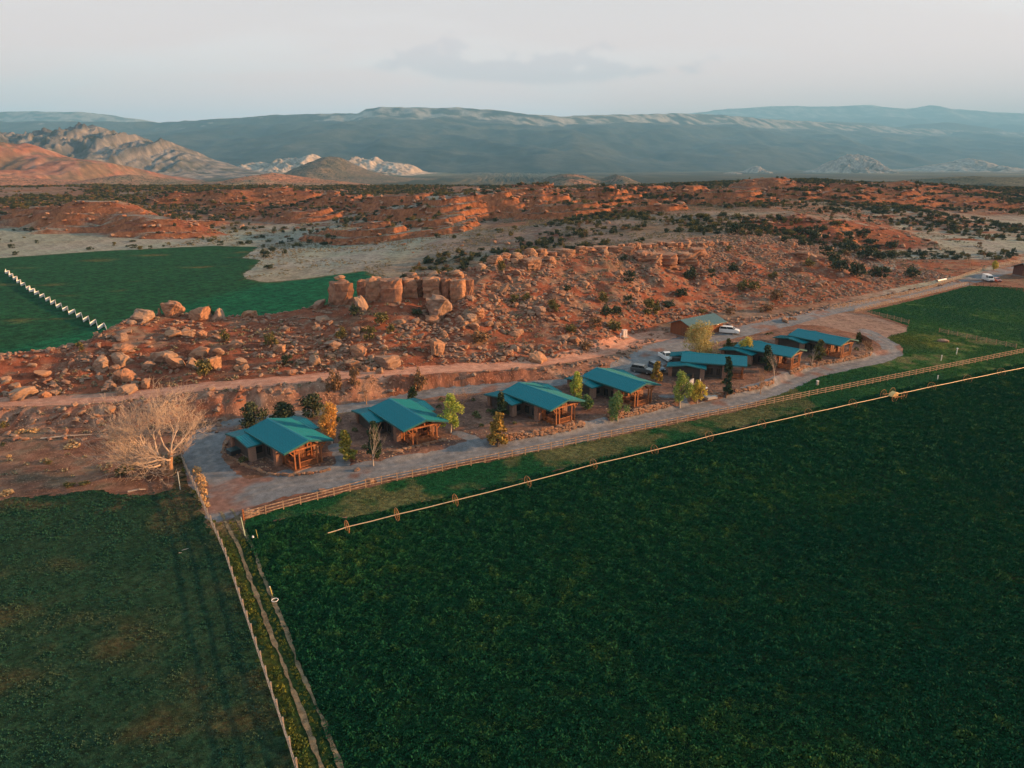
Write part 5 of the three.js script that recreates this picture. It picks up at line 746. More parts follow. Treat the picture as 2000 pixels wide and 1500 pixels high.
// ---------------------------------------------------------------- small things round the cabins and fields
const on = (p, dy = 0) => [p[0], height(p[0], p[1]) + dy, p[1]];
for (const [p, t, where] of [[AT.hottub1, 0.8, 'cabin inside the turnaround loop'], [AT.hottub5, -0.2, 'side-on cabin']]) { const h = thing('hot_tub', 'square covered hot tub against the wall of the ' + where, 'hot tub', on(p), t); part('shell', bx(1.7, 0.75, 1.7, 0, 0.36, 0), M.dark, h); part('cover', [bx(1.8, 0.12, 0.88, 0, 0.8, 0.46), bx(1.8, 0.12, 0.88, 0, 0.8, -0.46)], M.tubCover, h); }
{ const u = thing('utility_cabinet', 'pale utility cabinet standing at the foot of the boulder hill', 'utility box', on(AT.util), 0.5); part('cabinet', bx(1.2, 1.9, 0.9, 0, 0.95, 0), std([0.62, 0.52, 0.47]), u); part('lid', bx(1.3, 0.1, 1.0, 0, 1.95, 0), std([0.55, 0.5, 0.47]), u); part('plinth', bx(1.9, 0.2, 1.6, 0, 0.02, 0), M.concrete, u); const d = part('door', bx(0.5, 1.5, 0.04, 0.28, 0.95, 0.47), std([0.58, 0.5, 0.45]), u); part('handle', bx(0.04, 0.16, 0.04, 0.1, 1.0, 0.51), M.dark, d); }
{ const u = thing('meter_post', 'small pale meter post beside the utility cabinet', 'post', on(AT.util2)); part('post', bx(0.16, 1.3, 0.16, 0, 0.6, 0), M.white, u); part('meter', bx(0.34, 0.4, 0.22, 0, 1.15, 0), M.white, u); }
{ const u = thing('utility_pedestal', 'white utility pedestal on the lawn just inside the long fence', 'utility box', on(AT.ped), 0.4); part('cabinet', bx(0.42, 0.95, 0.36, 0, 0.42, 0), M.concrete, u); part('lid', bx(0.48, 0.08, 0.42, 0, 0.93, 0), M.white, u); }
[[AT.post1, 1.5, 'white capped standpipe on the lawn near the flat boulder'], [AT.post2, 1.3, 'plain white standpipe in the shaded grass by the long fence'], [AT.post3, 0.9, 'short white standpipe in the grass strip outside the long fence']].forEach(([p, h, l], i) => { const u = thing('standpipe', l, 'pipe', on(p)); part('pipe', cy(0.09, 0.08, h + 0.2, 8, 0, h / 2 - 0.1, 0), M.white, u); part('cap', i === 0 ? cy(0.2, 0.1, 0.22, 8, 0, h + 0.05, 0) : cy(0.11, 0.11, 0.08, 8, 0, h, 0), M.white, u); });
{ const u = thing('patio_umbrella', 'closed white patio umbrella below the side-on cabin', 'umbrella', on(AT.umbrella)); part('pole', cy(0.03, 0.03, 2.6, 6, 0, 1.3, 0), M.chrome, u); part('canopy', cy(0.24, 0.05, 1.5, 10, 0, 1.75, 0), M.white, u); part('base', cy(0.35, 0.3, 0.15, 12, 0, 0.07, 0), M.concrete, u); }
{ const u = thing('patio_sail', 'white cloth screen stretched on dark posts below the side-on cabin', 'shade cloth', on(AT.canopy), 0.4); part('cloth', (() => { const g = prism([[-0.8, 0.9], [0.75, 0.6], [0.8, 1.9], [0.1, 1.8]], 0.04); return g; })(), M.white, u); for (const x of [-0.8, 0.8]) part('post', bx(0.08, 2.0, 0.08, x, 1.0, 0), M.dark, u); }
{ const u = thing('patio_table', 'pale patio table beside the closed umbrella', 'table', on([AT.umbrella[0] + 0.9, AT.umbrella[1] + 0.5])); part('top', cy(0.6, 0.6, 0.06, 14, 0, 0.74, 0), M.white, u); part('leg', cy(0.06, 0.06, 0.74, 6, 0, 0.37, 0), M.dark, u); }
solid('patio_slab', 'pale concrete slab on the bank below the side-on cabin', 'slab', bx(2.6, 0.5, 2.2, 0, 0.05, 0), M.concrete, on(AT.panel), 0.5);
{ const u = thing('bollard_lamp', 'dark bollard lamp at the road edge below a tall pine', 'lamp', on(AT.lampA)); part('post', bx(0.18, 1.1, 0.18, 0, 0.5, 0), M.dark, u); part('cap', bx(0.3, 0.18, 0.3, 0, 1.1, 0), M.timberDark, u); }
{ const u = thing('hydrant_pole', 'tall pale green pole leaning at the gate corner', 'pole', on(AT.pole)); part('pole', bar(V(0, -0.2, 0), V(-0.25, 2.7, 0.05), 0.055, 0.05, 6), std([0.42, 0.52, 0.38]), u); part('cap', cy(0.07, 0.07, 0.06, 6, -0.25, 2.72, 0.05), M.chrome, u); }
{ const u = thing('riser_valve', 'thin yellow riser with a white valve in the alfalfa near the gate', 'pipe', on(AT.stake)); part('riser', bar(V(0, 0, 0), V(-0.15, 1.3, 0), 0.03, 0.03, 5), std([0.5, 0.42, 0.12]), u); part('valve', cy(0.14, 0.1, 0.2, 8, -0.5, 0.45, 0.3), M.white, u); }
{ const u = thing('marker_post', 'leaning yellow marker post beside a white ring in the lane', 'post', on(AT.stick)); part('post', bar(V(0, -0.1, 0), V(-0.22, 1.2, 0), 0.05, 0.045, 6), std([0.5, 0.40, 0.08]), u); part('cap', cy(0.07, 0.05, 0.12, 6, -0.23, 1.24, 0), M.white, u); }
solid('pipe_ring', 'white ring of plastic pipe lying at the edge of the alfalfa', 'ring', (() => { const g = new THREE.TorusGeometry(0.34, 0.035, 6, 24); g.rotateX(Math.PI / 2); return g; })(), M.white, on([AT.bucket[0] + 1.1, AT.bucket[1] - 0.3], 0.26));
{ const u = thing('steel_post', 'slim grey steel post in front of the bare cottonwood', 'post', on(AT.pipe)); part('post', cy(0.05, 0.05, 2.9, 6, 0, 1.35, 0), std([0.42, 0.46, 0.44]), u); part('cap', cy(0.06, 0.06, 0.05, 6, 0, 2.82, 0), M.chrome, u); }
{ const u = thing('sprinkler_pipe', 'white sprinkler pipe lying in the pasture beside the fence', 'pipe', on(AT.bits, 0.15), 0.4); part('pipe', bar(V(0, 0, 0), V(0.8, 0.1, 0), 0.035, 0.035, 6), M.concrete, u); part('head', bar(V(-0.3, 0.15, 0.8), V(0.05, 0.05, 0.7), 0.035, 0.03, 6), M.concrete, u); }
for (const [a, b, l] of [[AT.log1, AT.log1b, 'long bleached log lying on the red dirt left of the bare cottonwood'], [AT.log2, AT.log2b, 'bleached branch lying at the edge of the pasture under the bare cottonwood']]) { const A = V(...on(a, 0.12)), B = V(...on(b, 0.12)), u = thing('fallen_log', l, 'log', [A.x, A.y, A.z]); const e = B.clone().sub(A), m = e.clone().multiplyScalar(0.55); m.y += 0.12; part('trunk', [bar(V(0, 0, 0), m, 0.17, 0.13, 7), bar(m, e, 0.13, 0.07, 7)], M.deadWood, u); part('branch', [bar(m, m.clone().add(V(0.7, 0.5, 0.5)), 0.06, 0.03, 5)], M.deadWood, u); }
{ const u = thing('culvert_pipe', 'long white pipe lying beside the entrance road fence', 'pipe', on(AT.tarp, 0.35)); part('pipe', bar(V(-2.5, 0, 1.6), V(3.0, 0.1, -2.0), 0.38, 0.38, 10), M.white, u); part('rim', bar(V(-2.6, 0, 1.66), V(-2.4, 0, 1.54), 0.44, 0.44, 10), M.concrete, u); }
// ---------------------------------------------------------------- rocks
function rockGeo(seed, kind) {
  const R = rng(seed), n = 7, g0 = new THREE.BoxGeometry(1, 1, 1, n, n, n), p = g0.attributes.position, v = V(0, 0, 0);
  const round = { r: 0.55, b: 0.18, s: 0.30, t: 0.28, p: 0.10 }[kind], cuts = [];
  const nc = { r: 9, b: 9, s: 6, t: 8, p: 4 }[kind];
  for (let k = 0; k < nc; k++) cuts.push(kind === 'p' ? [V(R() - 0.5, (R() - 0.3) * 0.12, R() - 0.5).normalize(), 0.44 + R() * 0.12] : [V(R() - 0.5, (R() - 0.35) * (kind === 's' ? 0.5 : 1), R() - 0.5).normalize(), 0.30 + R() * 0.18]);
  for (let i = 0; i < p.count; i++) {
    v.fromBufferAttribute(p, i);
    const s = v.clone().normalize().multiplyScalar(0.56); v.lerp(s, round);
    for (const [c, d] of cuts) { const e = v.dot(c) - d; if (e > 0) v.addScaledVector(c, -e * 0.92); }
    const q = v.clone().multiplyScalar(2.6), nz = fbm(q.x + seed * 3.1, q.y * (kind === 'p' || kind === 's' ? 3.0 : 1) + q.z * 0.8, 4, seed) * 0.13 + fbm(q.z * 2.3 + 7, q.x * 2.3 + q.y * 2, 3, seed + 9) * 0.09;
    v.addScaledVector(v.clone().setY(v.y * 0.5).normalize(), nz);
    if (kind === 'p' || kind === 's') { const band = Math.abs(((v.y + 0.5) * (kind === 'p' ? 3.2 : 1.6) + 0.15 * noise(v.x * 3, v.z * 3, seed)) % 1 - 0.5); const k = 1 - 0.14 * sstep(0.16, 0.02, band); v.x *= k; v.z *= k; }
    p.setXYZ(i, v.x, v.y + 0.44, v.z);
  }
  g0.deleteAttribute('normal'); g0.deleteAttribute('uv');
  let g = mergeVertices(g0, 1e-3); g = toCreasedNormals(g, kind === 'r' ? 0.5 : 0.35);
  const q = g.attributes.position, uv = new Float32Array(q.count * 2); for (let i = 0; i < q.count; i++) { uv[i * 2] = q.getX(i) * 1.2 + q.getZ(i) * 0.7; uv[i * 2 + 1] = q.getY(i) * 1.4 + q.getZ(i) * 0.4; }
  g.setAttribute('uv', new THREE.BufferAttribute(uv, 2)); return g;
}
const rockTex = tileTexture(512, (x, y) => { const n = 0.80 + 0.2 * tfbm(x, y, 6, 7, 131), st = 0.05 * tn(x * 0 + 0.3, y, 28, 137), lich = sstep(0.25, 0.5, tfbm(x, y, 10, 4, 139)); return [lerp(n, 0.72, lich * 0.5) + st, lerp(n * 0.98, 0.72, lich * 0.5) + st, lerp(n * 0.95, 0.72, lich * 0.5) + st]; });
const rockMat = [[0.44, 0.23, 0.14], [0.41, 0.27, 0.195], [0.48, 0.27, 0.165], [0.36, 0.23, 0.17]].map(c => std(c, { map: rockTex, bumpMap: rockTex, bumpScale: 0.12, roughness: 0.95 }));
const cliffMat = [[0.40, 0.20, 0.125], [0.44, 0.24, 0.15]].map(c => std(c, { map: rockTex, bumpMap: rockTex, bumpScale: 0.15, roughness: 0.95 }));
const ROCKS = {}; for (const k of ['r', 'b', 's', 't', 'p']) ROCKS[k] = [0, 1, 2, 3, 4].map(i => rockGeo(i * 13 + k.charCodeAt(0), k));
const spot = (x, z) => x < -52 ? 'the low end of the ridge' : segmentOf(x, z) >= 8 ? 'the ridge top' : x < 8 ? 'the slope below the crest cliff' : x < 45 ? 'the slope left of the shed' : 'the slope beyond the shed';
const ROCKNAME = { r: ['sandstone_boulder', 'rounded sandstone boulder lying on the red hillside', 'rounded boulders of the hillside'], b: ['sandstone_block', 'angular sandstone block standing on the red hillside', 'angular blocks of the hillside'], s: ['sandstone_slab', 'flat sandstone slab lying level on the hill', 'flat slabs of the hill'], t: ['tilted_slab', 'tilted wedge of sandstone leaning on the red hillside', 'tilted slabs of the hillside'], p: ['cliff_block', 'upright block of the layered sandstone cliff along the hill crest', 'blocks of the crest cliff'] };
function rock(kind, x, z, w, h, i, label, group, name) {
  const R = rng(i * 7 + 5), m = solid(name || ROCKNAME[kind][0], label || ROCKNAME[kind][1].replace(/the red hillside|the hill$|the hill crest/, spot(x, z)), 'rock', ROCKS[kind][i % 5], kind === 'p' ? cliffMat[i % 2] : rockMat[i % 4], [x, 0, z], R() * 6.3, label ? group : ROCKNAME[kind][2] + ' on ' + spot(x, z));
  const d = w * (kind === 'p' ? 1.15 : 0.75 + R() * 0.35); m.scale.set(w * (kind === 'p' ? 1.02 : 0.92), h * (kind === 's' ? 1.2 : kind === 'p' ? 1.15 : 1.0), d * (kind === 'p' ? 1.0 : 0.95)); if (kind === 'p') m.rotation.y = 0.35 + (R() - 0.5) * 0.5 + (R() < 0.5 ? 0 : Math.PI);
  m.position.y = height(x, z) - h * 0.2 - (kind === 'p' ? 0.5 : 0.1); m.scale.y *= 1.1; if (kind === 'p') m.scale.y += 0.3; if (kind === 't') m.rotation.z = 0.45 + R() * 0.3; return m;
}
const SPECIAL = { 0: 'tall squared orange block standing alone on the low end of the ridge', 6: 'small squared block on the skyline above the hay field', 40: 'layered pillar standing free at the end of the crest cliff', 55: 'huge split boulder leaning below the crest cliff', 58: 'squared boulder standing on the slope above the red track' };
BOULDERS.forEach(([x, z, w, h, k], i) => rock(k, x, z, w, h, i, SPECIAL[i]));
{ const top = BOULDERS[40]; const c = solid('cap_rock', 'rounded cap rock balanced on the free standing pillar', 'rock', ROCKS.r[1], rockMat[2], [top[0], height(top[0], top[1]) + top[3] + 0.35, top[1]], 0.4); c.scale.set(2.6, 1.1, 1.9); }
{ const b = rock('r', AT.lawnrock[0], AT.lawnrock[1], 2.6, 0.95, 3, 'single flat pinkish boulder lying on the green lawn', null, 'lawn_boulder'); }
[[AT.slab1, 2.1, 0.75, 'large flat stone beside the gate post at the lane mouth'], [AT.slab2, 1.7, 0.5, 'flat stone against the long fence, next after the gate'], [AT.slab3, 1.3, 0.8, 'block stone against the long fence where it bends'], [AT.slab4, 0.8, 0.65, 'small cube stone on the road edge behind a block stone'], [AT.slab5, 1.0, 0.6, 'block stone at the tip of the driveway edging']].forEach(([p, w, h, l], i) => rock(i ? 'b' : 's', p[0], p[1] - (i < 3 && i ? 1.4 : 0), w, h, i + 11, l, null, 'edge_stone'));
{ // low ledge of broken blocks along the crest
  const R = rng(61);
  for (let x = -2, i = 0; x < 82; x += 2.2 + R() * 2.4, i++) { const z = lineAt(LINES[7], x)[0] + 1.2 + R() * 3; rock(R() < 0.7 ? 'p' : 's', x, z, 2.4 + R() * 2.4, 1.2 + R() * 1.3, 700 + i, 'low broken ledge block along the crest to the right of the cliff', 'ledge blocks along the crest', 'ledge_block'); }
}
// more loose boulders strewn over the slope, then rubble nobody could count
{
  const R = rng(77); let n = 0, k = 400;
  while (n < 175) {
    const x = -115 + R() * 250, z = -125 - R() * 190; if (segmentOf(x, z) !== 7) continue;
    const dens = sstep(-0.15, 0.35, fbm(x * 0.05, z * 0.05, 3, 401)) * (x < 20 ? 1 : 0.6); if (R() > dens) continue;
    const s = 0.5 + Math.pow(R(), 2.2) * 1.5; rock(['r', 'r', 'b', 't', 's'][Math.floor(R() * 5)], x, z, s * 1.3, s * (0.5 + R() * 0.4), k++); n++;
  }
}
function scatter(name, label, category, geo, mat, list, tint) {
  const m = new THREE.InstancedMesh(geo, mat, list.length), d = new THREE.Object3D(), c = new THREE.Color();
  list.forEach((e, i) => { d.position.set(e[0], e[1], e[2]); d.rotation.set(e[5] || 0, e[4], e[6] || 0); if (Array.isArray(e[3])) d.scale.set(...e[3]); else d.scale.setScalar(e[3]); d.updateMatrix(); m.setMatrixAt(i, d.matrix); if (tint) { tint(c, i, e); m.setColorAt(i, c); } });
  m.name = numbered(name); m.userData = { label, category, kind: 'stuff' }; m.castShadow = m.receiveShadow = true; scene.add(m); return m;
}
{
  const pebble = (() => { const g = new THREE.IcosahedronGeometry(0.5, 0), p = g.attributes.position; for (let i = 0; i < p.count; i++) { const x = p.getX(i), y = p.getY(i), z = p.getZ(i), k = 1 + 0.35 * noise(x * 5 + 3, y * 5 + z * 4, 9); p.setXYZ(i, x * k, y * k * 0.7, z * k); } g.computeVertexNormals(); return g; })();
  const R = rng(91), L = [];
  for (let k = 0; k < 190000; k++) { const x = -125 + R() * 300, z = -112 - R() * 230, s = segmentOf(x, z); let q = s === 7 ? 0.15 + 0.85 * sstep(-0.2, 0.35, fbm(x * 0.08, z * 0.08, 3, 411)) : s === 5 ? 0.4 : s === 8 ? 0.6 : s === 4 && x < -48 ? 0.25 : 0; if (R() > q) continue; const w = 0.14 + Math.pow(R(), 4.2) * 1.25; L.push([x, height(x, z) + w * 0.1, z, [w * 1.3, w * (0.6 + R() * 0.5), w], R() * 6.3, R() - 0.5, R() - 0.5]); }
  scatter('rubble_stones', 'loose reddish rubble strewn over the hillside and cut bank', 'rubble', pebble, std([0.9, 0.9, 0.9], { map: rockTex }), L, (c, i) => { const t = hash2(i, 3, 7), u = hash2(i, 5, 9); c.setRGB(...mix3(mix3([0.36, 0.15, 0.09], [0.46, 0.31, 0.23], t), [0.33, 0.25, 0.20], u * 0.6)); });
  const C2 = [];
  for (let k = 0; k < 60000 && C2.length < 14000; k++) { const x = -480 + R() * 1000, z = -200 - R() * 560, s = segmentOf(x, z); if (s < 9 || Math.abs(x) > 60 - z * 0.8) continue; const sl = slopeAt(x, z, 2); if (R() > sstep(0.1, 0.45, sl + 0.12 * fbm(x * 0.05, z * 0.05, 2, 431)) || zoneAt(x, z) !== ZONE.length) continue; const w = 0.4 + Math.pow(R(), 4) * 3.2; C2.push([x, height(x, z) + w * 0.1, z, [w * 1.4, w * (0.6 + R() * 0.4), w], R() * 6.3, (R() - 0.5) * 0.5, (R() - 0.5) * 0.5]); }
  scatter('mesa_rubble', 'orange ledge blocks broken over the red mounds of the mesa', 'rubble', pebble, std([0.9, 0.9, 0.9], { map: rockTex }), C2, (c, i) => { const t = hash2(i, 23, 7); c.setRGB(...mix3([0.40, 0.17, 0.09], [0.45, 0.28, 0.19], t)); });
  const B = [];
  for (let k = 0; k < 42000; k++) { const x = -50 + R() * 150, z = -98 - R() * 92; if (dPoly(BEDS, x, z) > -0.2 || dRoad(x, z) < 0.3) continue; const [cz] = lineAt(LINES[1], x), dd = cz - z, q = dd < 5.5 ? sstep(-0.3, 0.15, fbm(x * 0.2, z * 0.2, 3, 421) + 0.1 + (x > -24 && x < -4 ? 0.3 : 0)) : 0.08; if (R() > q) continue; const w = 0.12 + R() * R() * 0.36; B.push([x, height(x, z) + w * 0.15, z, [w * 1.3, w * 0.7, w], R() * 6.3, R() - 0.5, R() - 0.5]); }
  scatter('bed_stones', 'tan and orange landscaping stones covering the banks below the cabins', 'stones', pebble, std([0.9, 0.9, 0.9], { map: rockTex }), B, (c, i) => { const t = hash2(i, 13, 7); c.setRGB(...mix3([0.40, 0.19, 0.11], [0.55, 0.40, 0.29], t)); });
}
// stone edging and retaining walls: each stone a piece of its wall
function stoneWall(label, pts, courses, size, seed, name = 'retaining_wall') {
  const P = along(pts, size), w = thing(name, label, 'stone wall', [P[0][0], height(...P[0]), P[0][1]]), o = w.position, R = rng(seed);
  for (let c = 0; c < courses; c++) P.forEach(([x, z], i) => { if (courses > 1 && c === courses - 1 && R() < 0.25) return; const n = P[Math.min(i + 1, P.length - 1)], b = P[Math.max(0, i - 1)], m = part('stone', ROCKS.b[Math.floor(R() * 5)], rockMat[Math.floor(R() * 4)], w), k = 0.75 + R() * 0.5; m.scale.set(size * 1.25 * k, size * 0.75, size * (0.8 + R() * 0.3)); m.position.set(x - o.x + (R() - 0.5) * 0.2, height(x, z) - o.y + c * size * 0.5 - 0.1, z - o.z - c * 0.22 + (R() - 0.5) * 0.15); m.rotation.y = -Math.atan2(n[1] - b[1], n[0] - b[0]) + (R() - 0.5) * 0.3 + (R() < 0.5 ? Math.PI : 0); });
  return w;
}
const Cz = (x, d = 0.3) => [x, lineAt(LINES[1], x)[0] - d];
const Crun = (a, b, d, st = 2) => { const r = []; for (let x = a; x <= b + 1e-6; x += st) r.push(Cz(x, d)); return r; };
stoneWall('low rough stone edging curving round the cabin inside the turnaround loop', [[-48.2, -112.5], ...Crun(-47.6, -27, 0.25, 1.4)], 1, 0.62, 5, 'stone_edging');
stoneWall('curved low stone edging in the bed below the second cabin from the loop', Crun(-20, -11, 3.2, 1.5), 1, 0.7, 6, 'stone_edging');
stoneWall('sunlit stacked stone retaining wall below the cabin with the brown-gold tree', Crun(-3, 14.5, 0.5), 3, 0.72, 7);
stoneWall('stacked stone retaining wall below the cabin with cars behind it', Crun(18, 31, 0.5), 3, 0.7, 8);
stoneWall('rough stone bank wall under the side-on cabin', Crun(40, 56, 0.6), 2, 0.7, 9);
stoneWall('rough stone bank wall under the last two cabins before the lawn', Crun(62, 88, 0.6), 2, 0.7, 10);
stoneWall('low curved stone wall where the gravel lot meets the main drive', [AT.signA, [AT.signA[0] - 0.5, AT.signA[1] - 2], [AT.signA[0] + 1.5, AT.signA[1] - 4], AT.signB], 2, 0.75, 12);
// ---------------------------------------------------------------- trees: tapered trunk and limbs, crowns of many small leaf faces
const leafMat = new THREE.MeshPhysicalMaterial({ vertexColors: true, roughness: 0.95, side: THREE.DoubleSide, transmission: 0.25, thickness: 0 });
const needleMat = new THREE.MeshPhysicalMaterial({ specularIntensity: 0.2, vertexColors: true, roughness: 1, side: THREE.DoubleSide });
function leaves(R, blobs, n, size, pal) {                            // blobs: [x, y, z, rx, ry, rz]; small bent faces on and in each blob
  const pos = [], col = [], uv = [], idx = []; let tot = 0; for (const b of blobs) tot += b[3] * b[5] + b[3] * b[4];
  for (const b of blobs) {
    const k = Math.round(n * (b[3] * b[5] + b[3] * b[4]) / tot), tone = R();
    for (let i = 0; i < k; i++) {
      const d = V(R() * 2 - 1, R() * 2 - 1, R() * 2 - 1).normalize(), r = Math.pow(R(), 0.33) * (0.75 + 0.35 * R());
      const c = V(b[0] + d.x * b[3] * r, b[1] + d.y * b[4] * r, b[2] + d.z * b[5] * r), s = size * (0.6 + R() * 0.8);
      const a = V(R() - 0.5, R() - 0.5, R() - 0.5).normalize(), e = V(R() - 0.5, R() - 0.5, R() - 0.5).cross(a).normalize();
      const o = pos.length / 3; for (const [p, q] of [[-0.5, 0], [0, -0.45], [0.6, 0], [0, 0.45]]) { pos.push(c.x + (a.x * p + e.x * q) * s, c.y + (a.y * p + e.y * q) * s, c.z + (a.z * p + e.z * q) * s); uv.push(p, q); }
      idx.push(o, o + 1, o + 2, o, o + 2, o + 3);
      const t = clamp(tone * 0.5 + R() * 0.6, 0, 1), cc = mix3(pal[0], pal[1], t); for (let q = 0; q < 4; q++) col.push(...cc);
    }
  }
  const g = new THREE.BufferGeometry(); g.setAttribute('position', new THREE.Float32BufferAttribute(pos, 3)); g.setAttribute('color', new THREE.Float32BufferAttribute(col, 3)); g.setAttribute('uv', new THREE.Float32BufferAttribute(uv, 2)); g.setIndex(idx); g.computeVertexNormals(); return g;
}
function limbs(R, p, dir, len, rad, depth, out, spread = 0.7, up = 0.25, kids = 3, sides = 5, crook = 0.5, thin = 0.012) {   // a branching skeleton of tapered bars
  const steps = depth > 1 ? 3 : 2; let a = p.clone(), d = dir.clone(), r = rad;
  for (let s = 0; s < steps; s++) {
    const b = a.clone().addScaledVector(d, len / steps), r2 = r * 0.8; out.push(bar(a, b, Math.max(r, thin), Math.max(r2, thin * 0.85), depth > 1 ? sides : 3)); a = b; r = r2;
    d.add(V((R() - 0.5) * crook, (R() - 0.35) * 0.6 * crook + up * 0.2, (R() - 0.5) * crook)).normalize();
    if (depth > 0 && s > 0) for (let k = 0; k < kids; k++) if (R() < (kids === 3 ? (depth > 2 ? 0.85 : 0.66) : depth > 2 ? 0.95 : 0.8)) { const nd = d.clone().add(V((R() - 0.5) * 2, (R() - 0.5) * 1.4 + up, (R() - 0.5) * 2).multiplyScalar(spread)).normalize(); limbs(R, a, nd, len * (0.5 + R() * 0.3), r * 0.6, depth - 1, out, spread, up, kids, sides, crook, thin); }
  }
  return out;
}
const PAL = { orange: [[0.42, 0.20, 0.04], [0.60, 0.33, 0.06]], olive: [[0.10, 0.12, 0.03], [0.30, 0.24, 0.05]], lime: [[0.16, 0.26, 0.03], [0.42, 0.44, 0.05]], gold: [[0.15, 0.11, 0.03], [0.36, 0.23, 0.06]], green: [[0.05, 0.13, 0.035], [0.16, 0.24, 0.05]], greenlime: [[0.07, 0.15, 0.03], [0.30, 0.36, 0.05]], yellow: [[0.30, 0.28, 0.03], [0.58, 0.46, 0.06]], willow: [[0.26, 0.24, 0.06], [0.48, 0.38, 0.13]], pine: [[0.02, 0.045, 0.03], [0.06, 0.075, 0.035]], pineo: [[0.035, 0.055, 0.03], [0.16, 0.13, 0.04]], j: [[0.024, 0.045, 0.032], [0.075, 0.085, 0.045]], o: [[0.05, 0.06, 0.03], [0.20, 0.16, 0.055]], r: [[0.13, 0.085, 0.05], [0.26, 0.15, 0.075]] };
function broadleaf(seed, kind, w, h) {                               // geometry of trunk, limbs and crown for a tree w wide and h tall
  const R = rng(seed), tr = h * (kind === 'willow' ? 0.12 : 0.2), out = [], trunk = [bar(V(0, -0.2, 0), V(0.05 * h * (R() - 0.5), tr * 1.6, 0.04 * h * (R() - 0.5)), 0.022 * h + 0.03, 0.016 * h + 0.02, 7)];
  for (let k = 0; k < 6; k++) { const t = k / 6 * 6.28 + R(); limbs(R, V(0, tr * (0.9 + R() * 0.8), 0), V(Math.cos(t) * 0.6, 1.1, Math.sin(t) * 0.6).normalize(), h * 0.42, 0.012 * h + 0.012, 1, out, 0.5, 0.5, 2); }
  const blobs = [], n = kind === 'willow' ? 34 : 20;
  for (let k = 0; k < n; k++) { const y = tr + (h - tr) * (0.06 + 0.9 * (k + 0.5) / n), f = (y - tr) / (h - tr), prof = kind === 'willow' ? Math.sqrt(Math.max(0.05, 1 - (f * 1.02) ** 2.6)) : Math.sin(Math.PI * Math.pow(clamp(f * 0.92 + 0.08, 0, 1), 0.75)), t = R() * 6.28, rr = w / 2 * prof * (0.25 + 0.6 * R()); const s = w * (0.13 + 0.09 * R()); blobs.push([Math.cos(t) * rr, y, Math.sin(t) * rr, s, s * 1.25, s]); }
  return { trunk, out, crown: leaves(R, blobs, kind === 'willow' ? 6500 : 2800, kind === 'willow' ? 0.24 : 0.24, PAL[kind]) };
}
function conifer(seed, kind, w, h) {
  const R = rng(seed), trunk = [bar(V(0, -0.2, 0), V(0, h * 0.92, 0), 0.03 * h, 0.01 * h, 6)], blobs = [], n = 26, squat = kind === 'j' || kind === 'o' || kind === 'r';
  for (let k = 0; k < n; k++) { const f = (k + 0.5) / n, y = h * (0.12 + 0.84 * f), prof = squat ? Math.sqrt(Math.max(0.06, 1 - Math.pow(Math.abs(f * 1.5 - 0.5), 2.2))) : (1 - f) * 0.95 + 0.12, t = R() * 6.28, rr = w / 2 * prof * (0.2 + 0.62 * R()), s = w * (squat ? 0.13 + 0.08 * R() : 0.10 + 0.07 * R()); blobs.push([Math.cos(t) * rr, y, Math.sin(t) * rr, s, s * (squat ? 0.85 : 1), s]); }
  const out = []; for (let k = 0; k < 7; k++) { const t = R() * 6.28; out.push(bar(V(0, h * (0.1 + 0.08 * k), 0), V(Math.cos(t) * w * 0.34, h * (0.2 + 0.1 * k), Math.sin(t) * w * 0.34), 0.03, 0.012, 4)); }
  return { trunk, out, crown: leaves(R, blobs, 1500, 0.085 * (w + h) / 2 * 0.75 + 0.05, PAL[kind]) };
}
const TREELABEL = {
  3: 'orange leaved aspen at the corner of the cabin inside the turnaround loop', 4: 'bushy olive pine beside the driveway of the cabin inside the loop', 5: 'dark slim juniper beside the white barked bare sapling', 6: 'white barked bare sapling standing in the bed of loose stones', 7: 'lime green aspen right of the porch above the curved path', 8: 'dark juniper against the wing of the cabin above the sunlit wall', 9: 'brown-gold tree at the road edge below the sunlit wall cabin', 10: 'lime green aspen between the third and fourth cabin roofs', 11: 'small green shrub tree behind the porch of the cabin above the sunlit wall', 12: 'round green tree at the road edge below the cabin with cars behind', 13: 'gold-green pointed pine behind the cabin with parked cars', 14: 'tall green aspen with lime top beside the white cloth screen', 15: 'small bright yellow aspen in front of the closed white umbrella', 16: 'tall dark double pine in front of the side-on cabin', 17: 'large olive-yellow willow in front of the brown board shed', 18: 'small pointed pine to the right of the big willow', 19: 'yellow aspen half covering a teal roof behind the side-on cabin', 20: 'broad dark pine in front of the half hidden cabin', 21: 'white barked bare sapling in front of a broad dark pine', 22: 'thin orange-brown bare sapling on the stone bank by the road', 23: 'dense pine between the last two cabins', 24: 'white bare sapling beside the dense pine between the last cabins', 25: 'orange-brown bare tree in front of the dark privacy fence', 26: 'small pine tip behind the last cabin roof', 27: 'small brown bare tree behind the second cabin from the loop', 28: 'small dark juniper at the back corner of the second cabin', 29: 'wide brown leafless bush beside the lime aspen', 30: 'orange-brown bare tree by the far end of the entrance road', 31: 'small yellow tree by the far parking yard',
  0: 'dark round juniper behind the wing of the cabin inside the loop', 1: 'low dark juniper right behind the ridge of the cabin inside the loop', 2: 'dark juniper behind the orange aspen' };
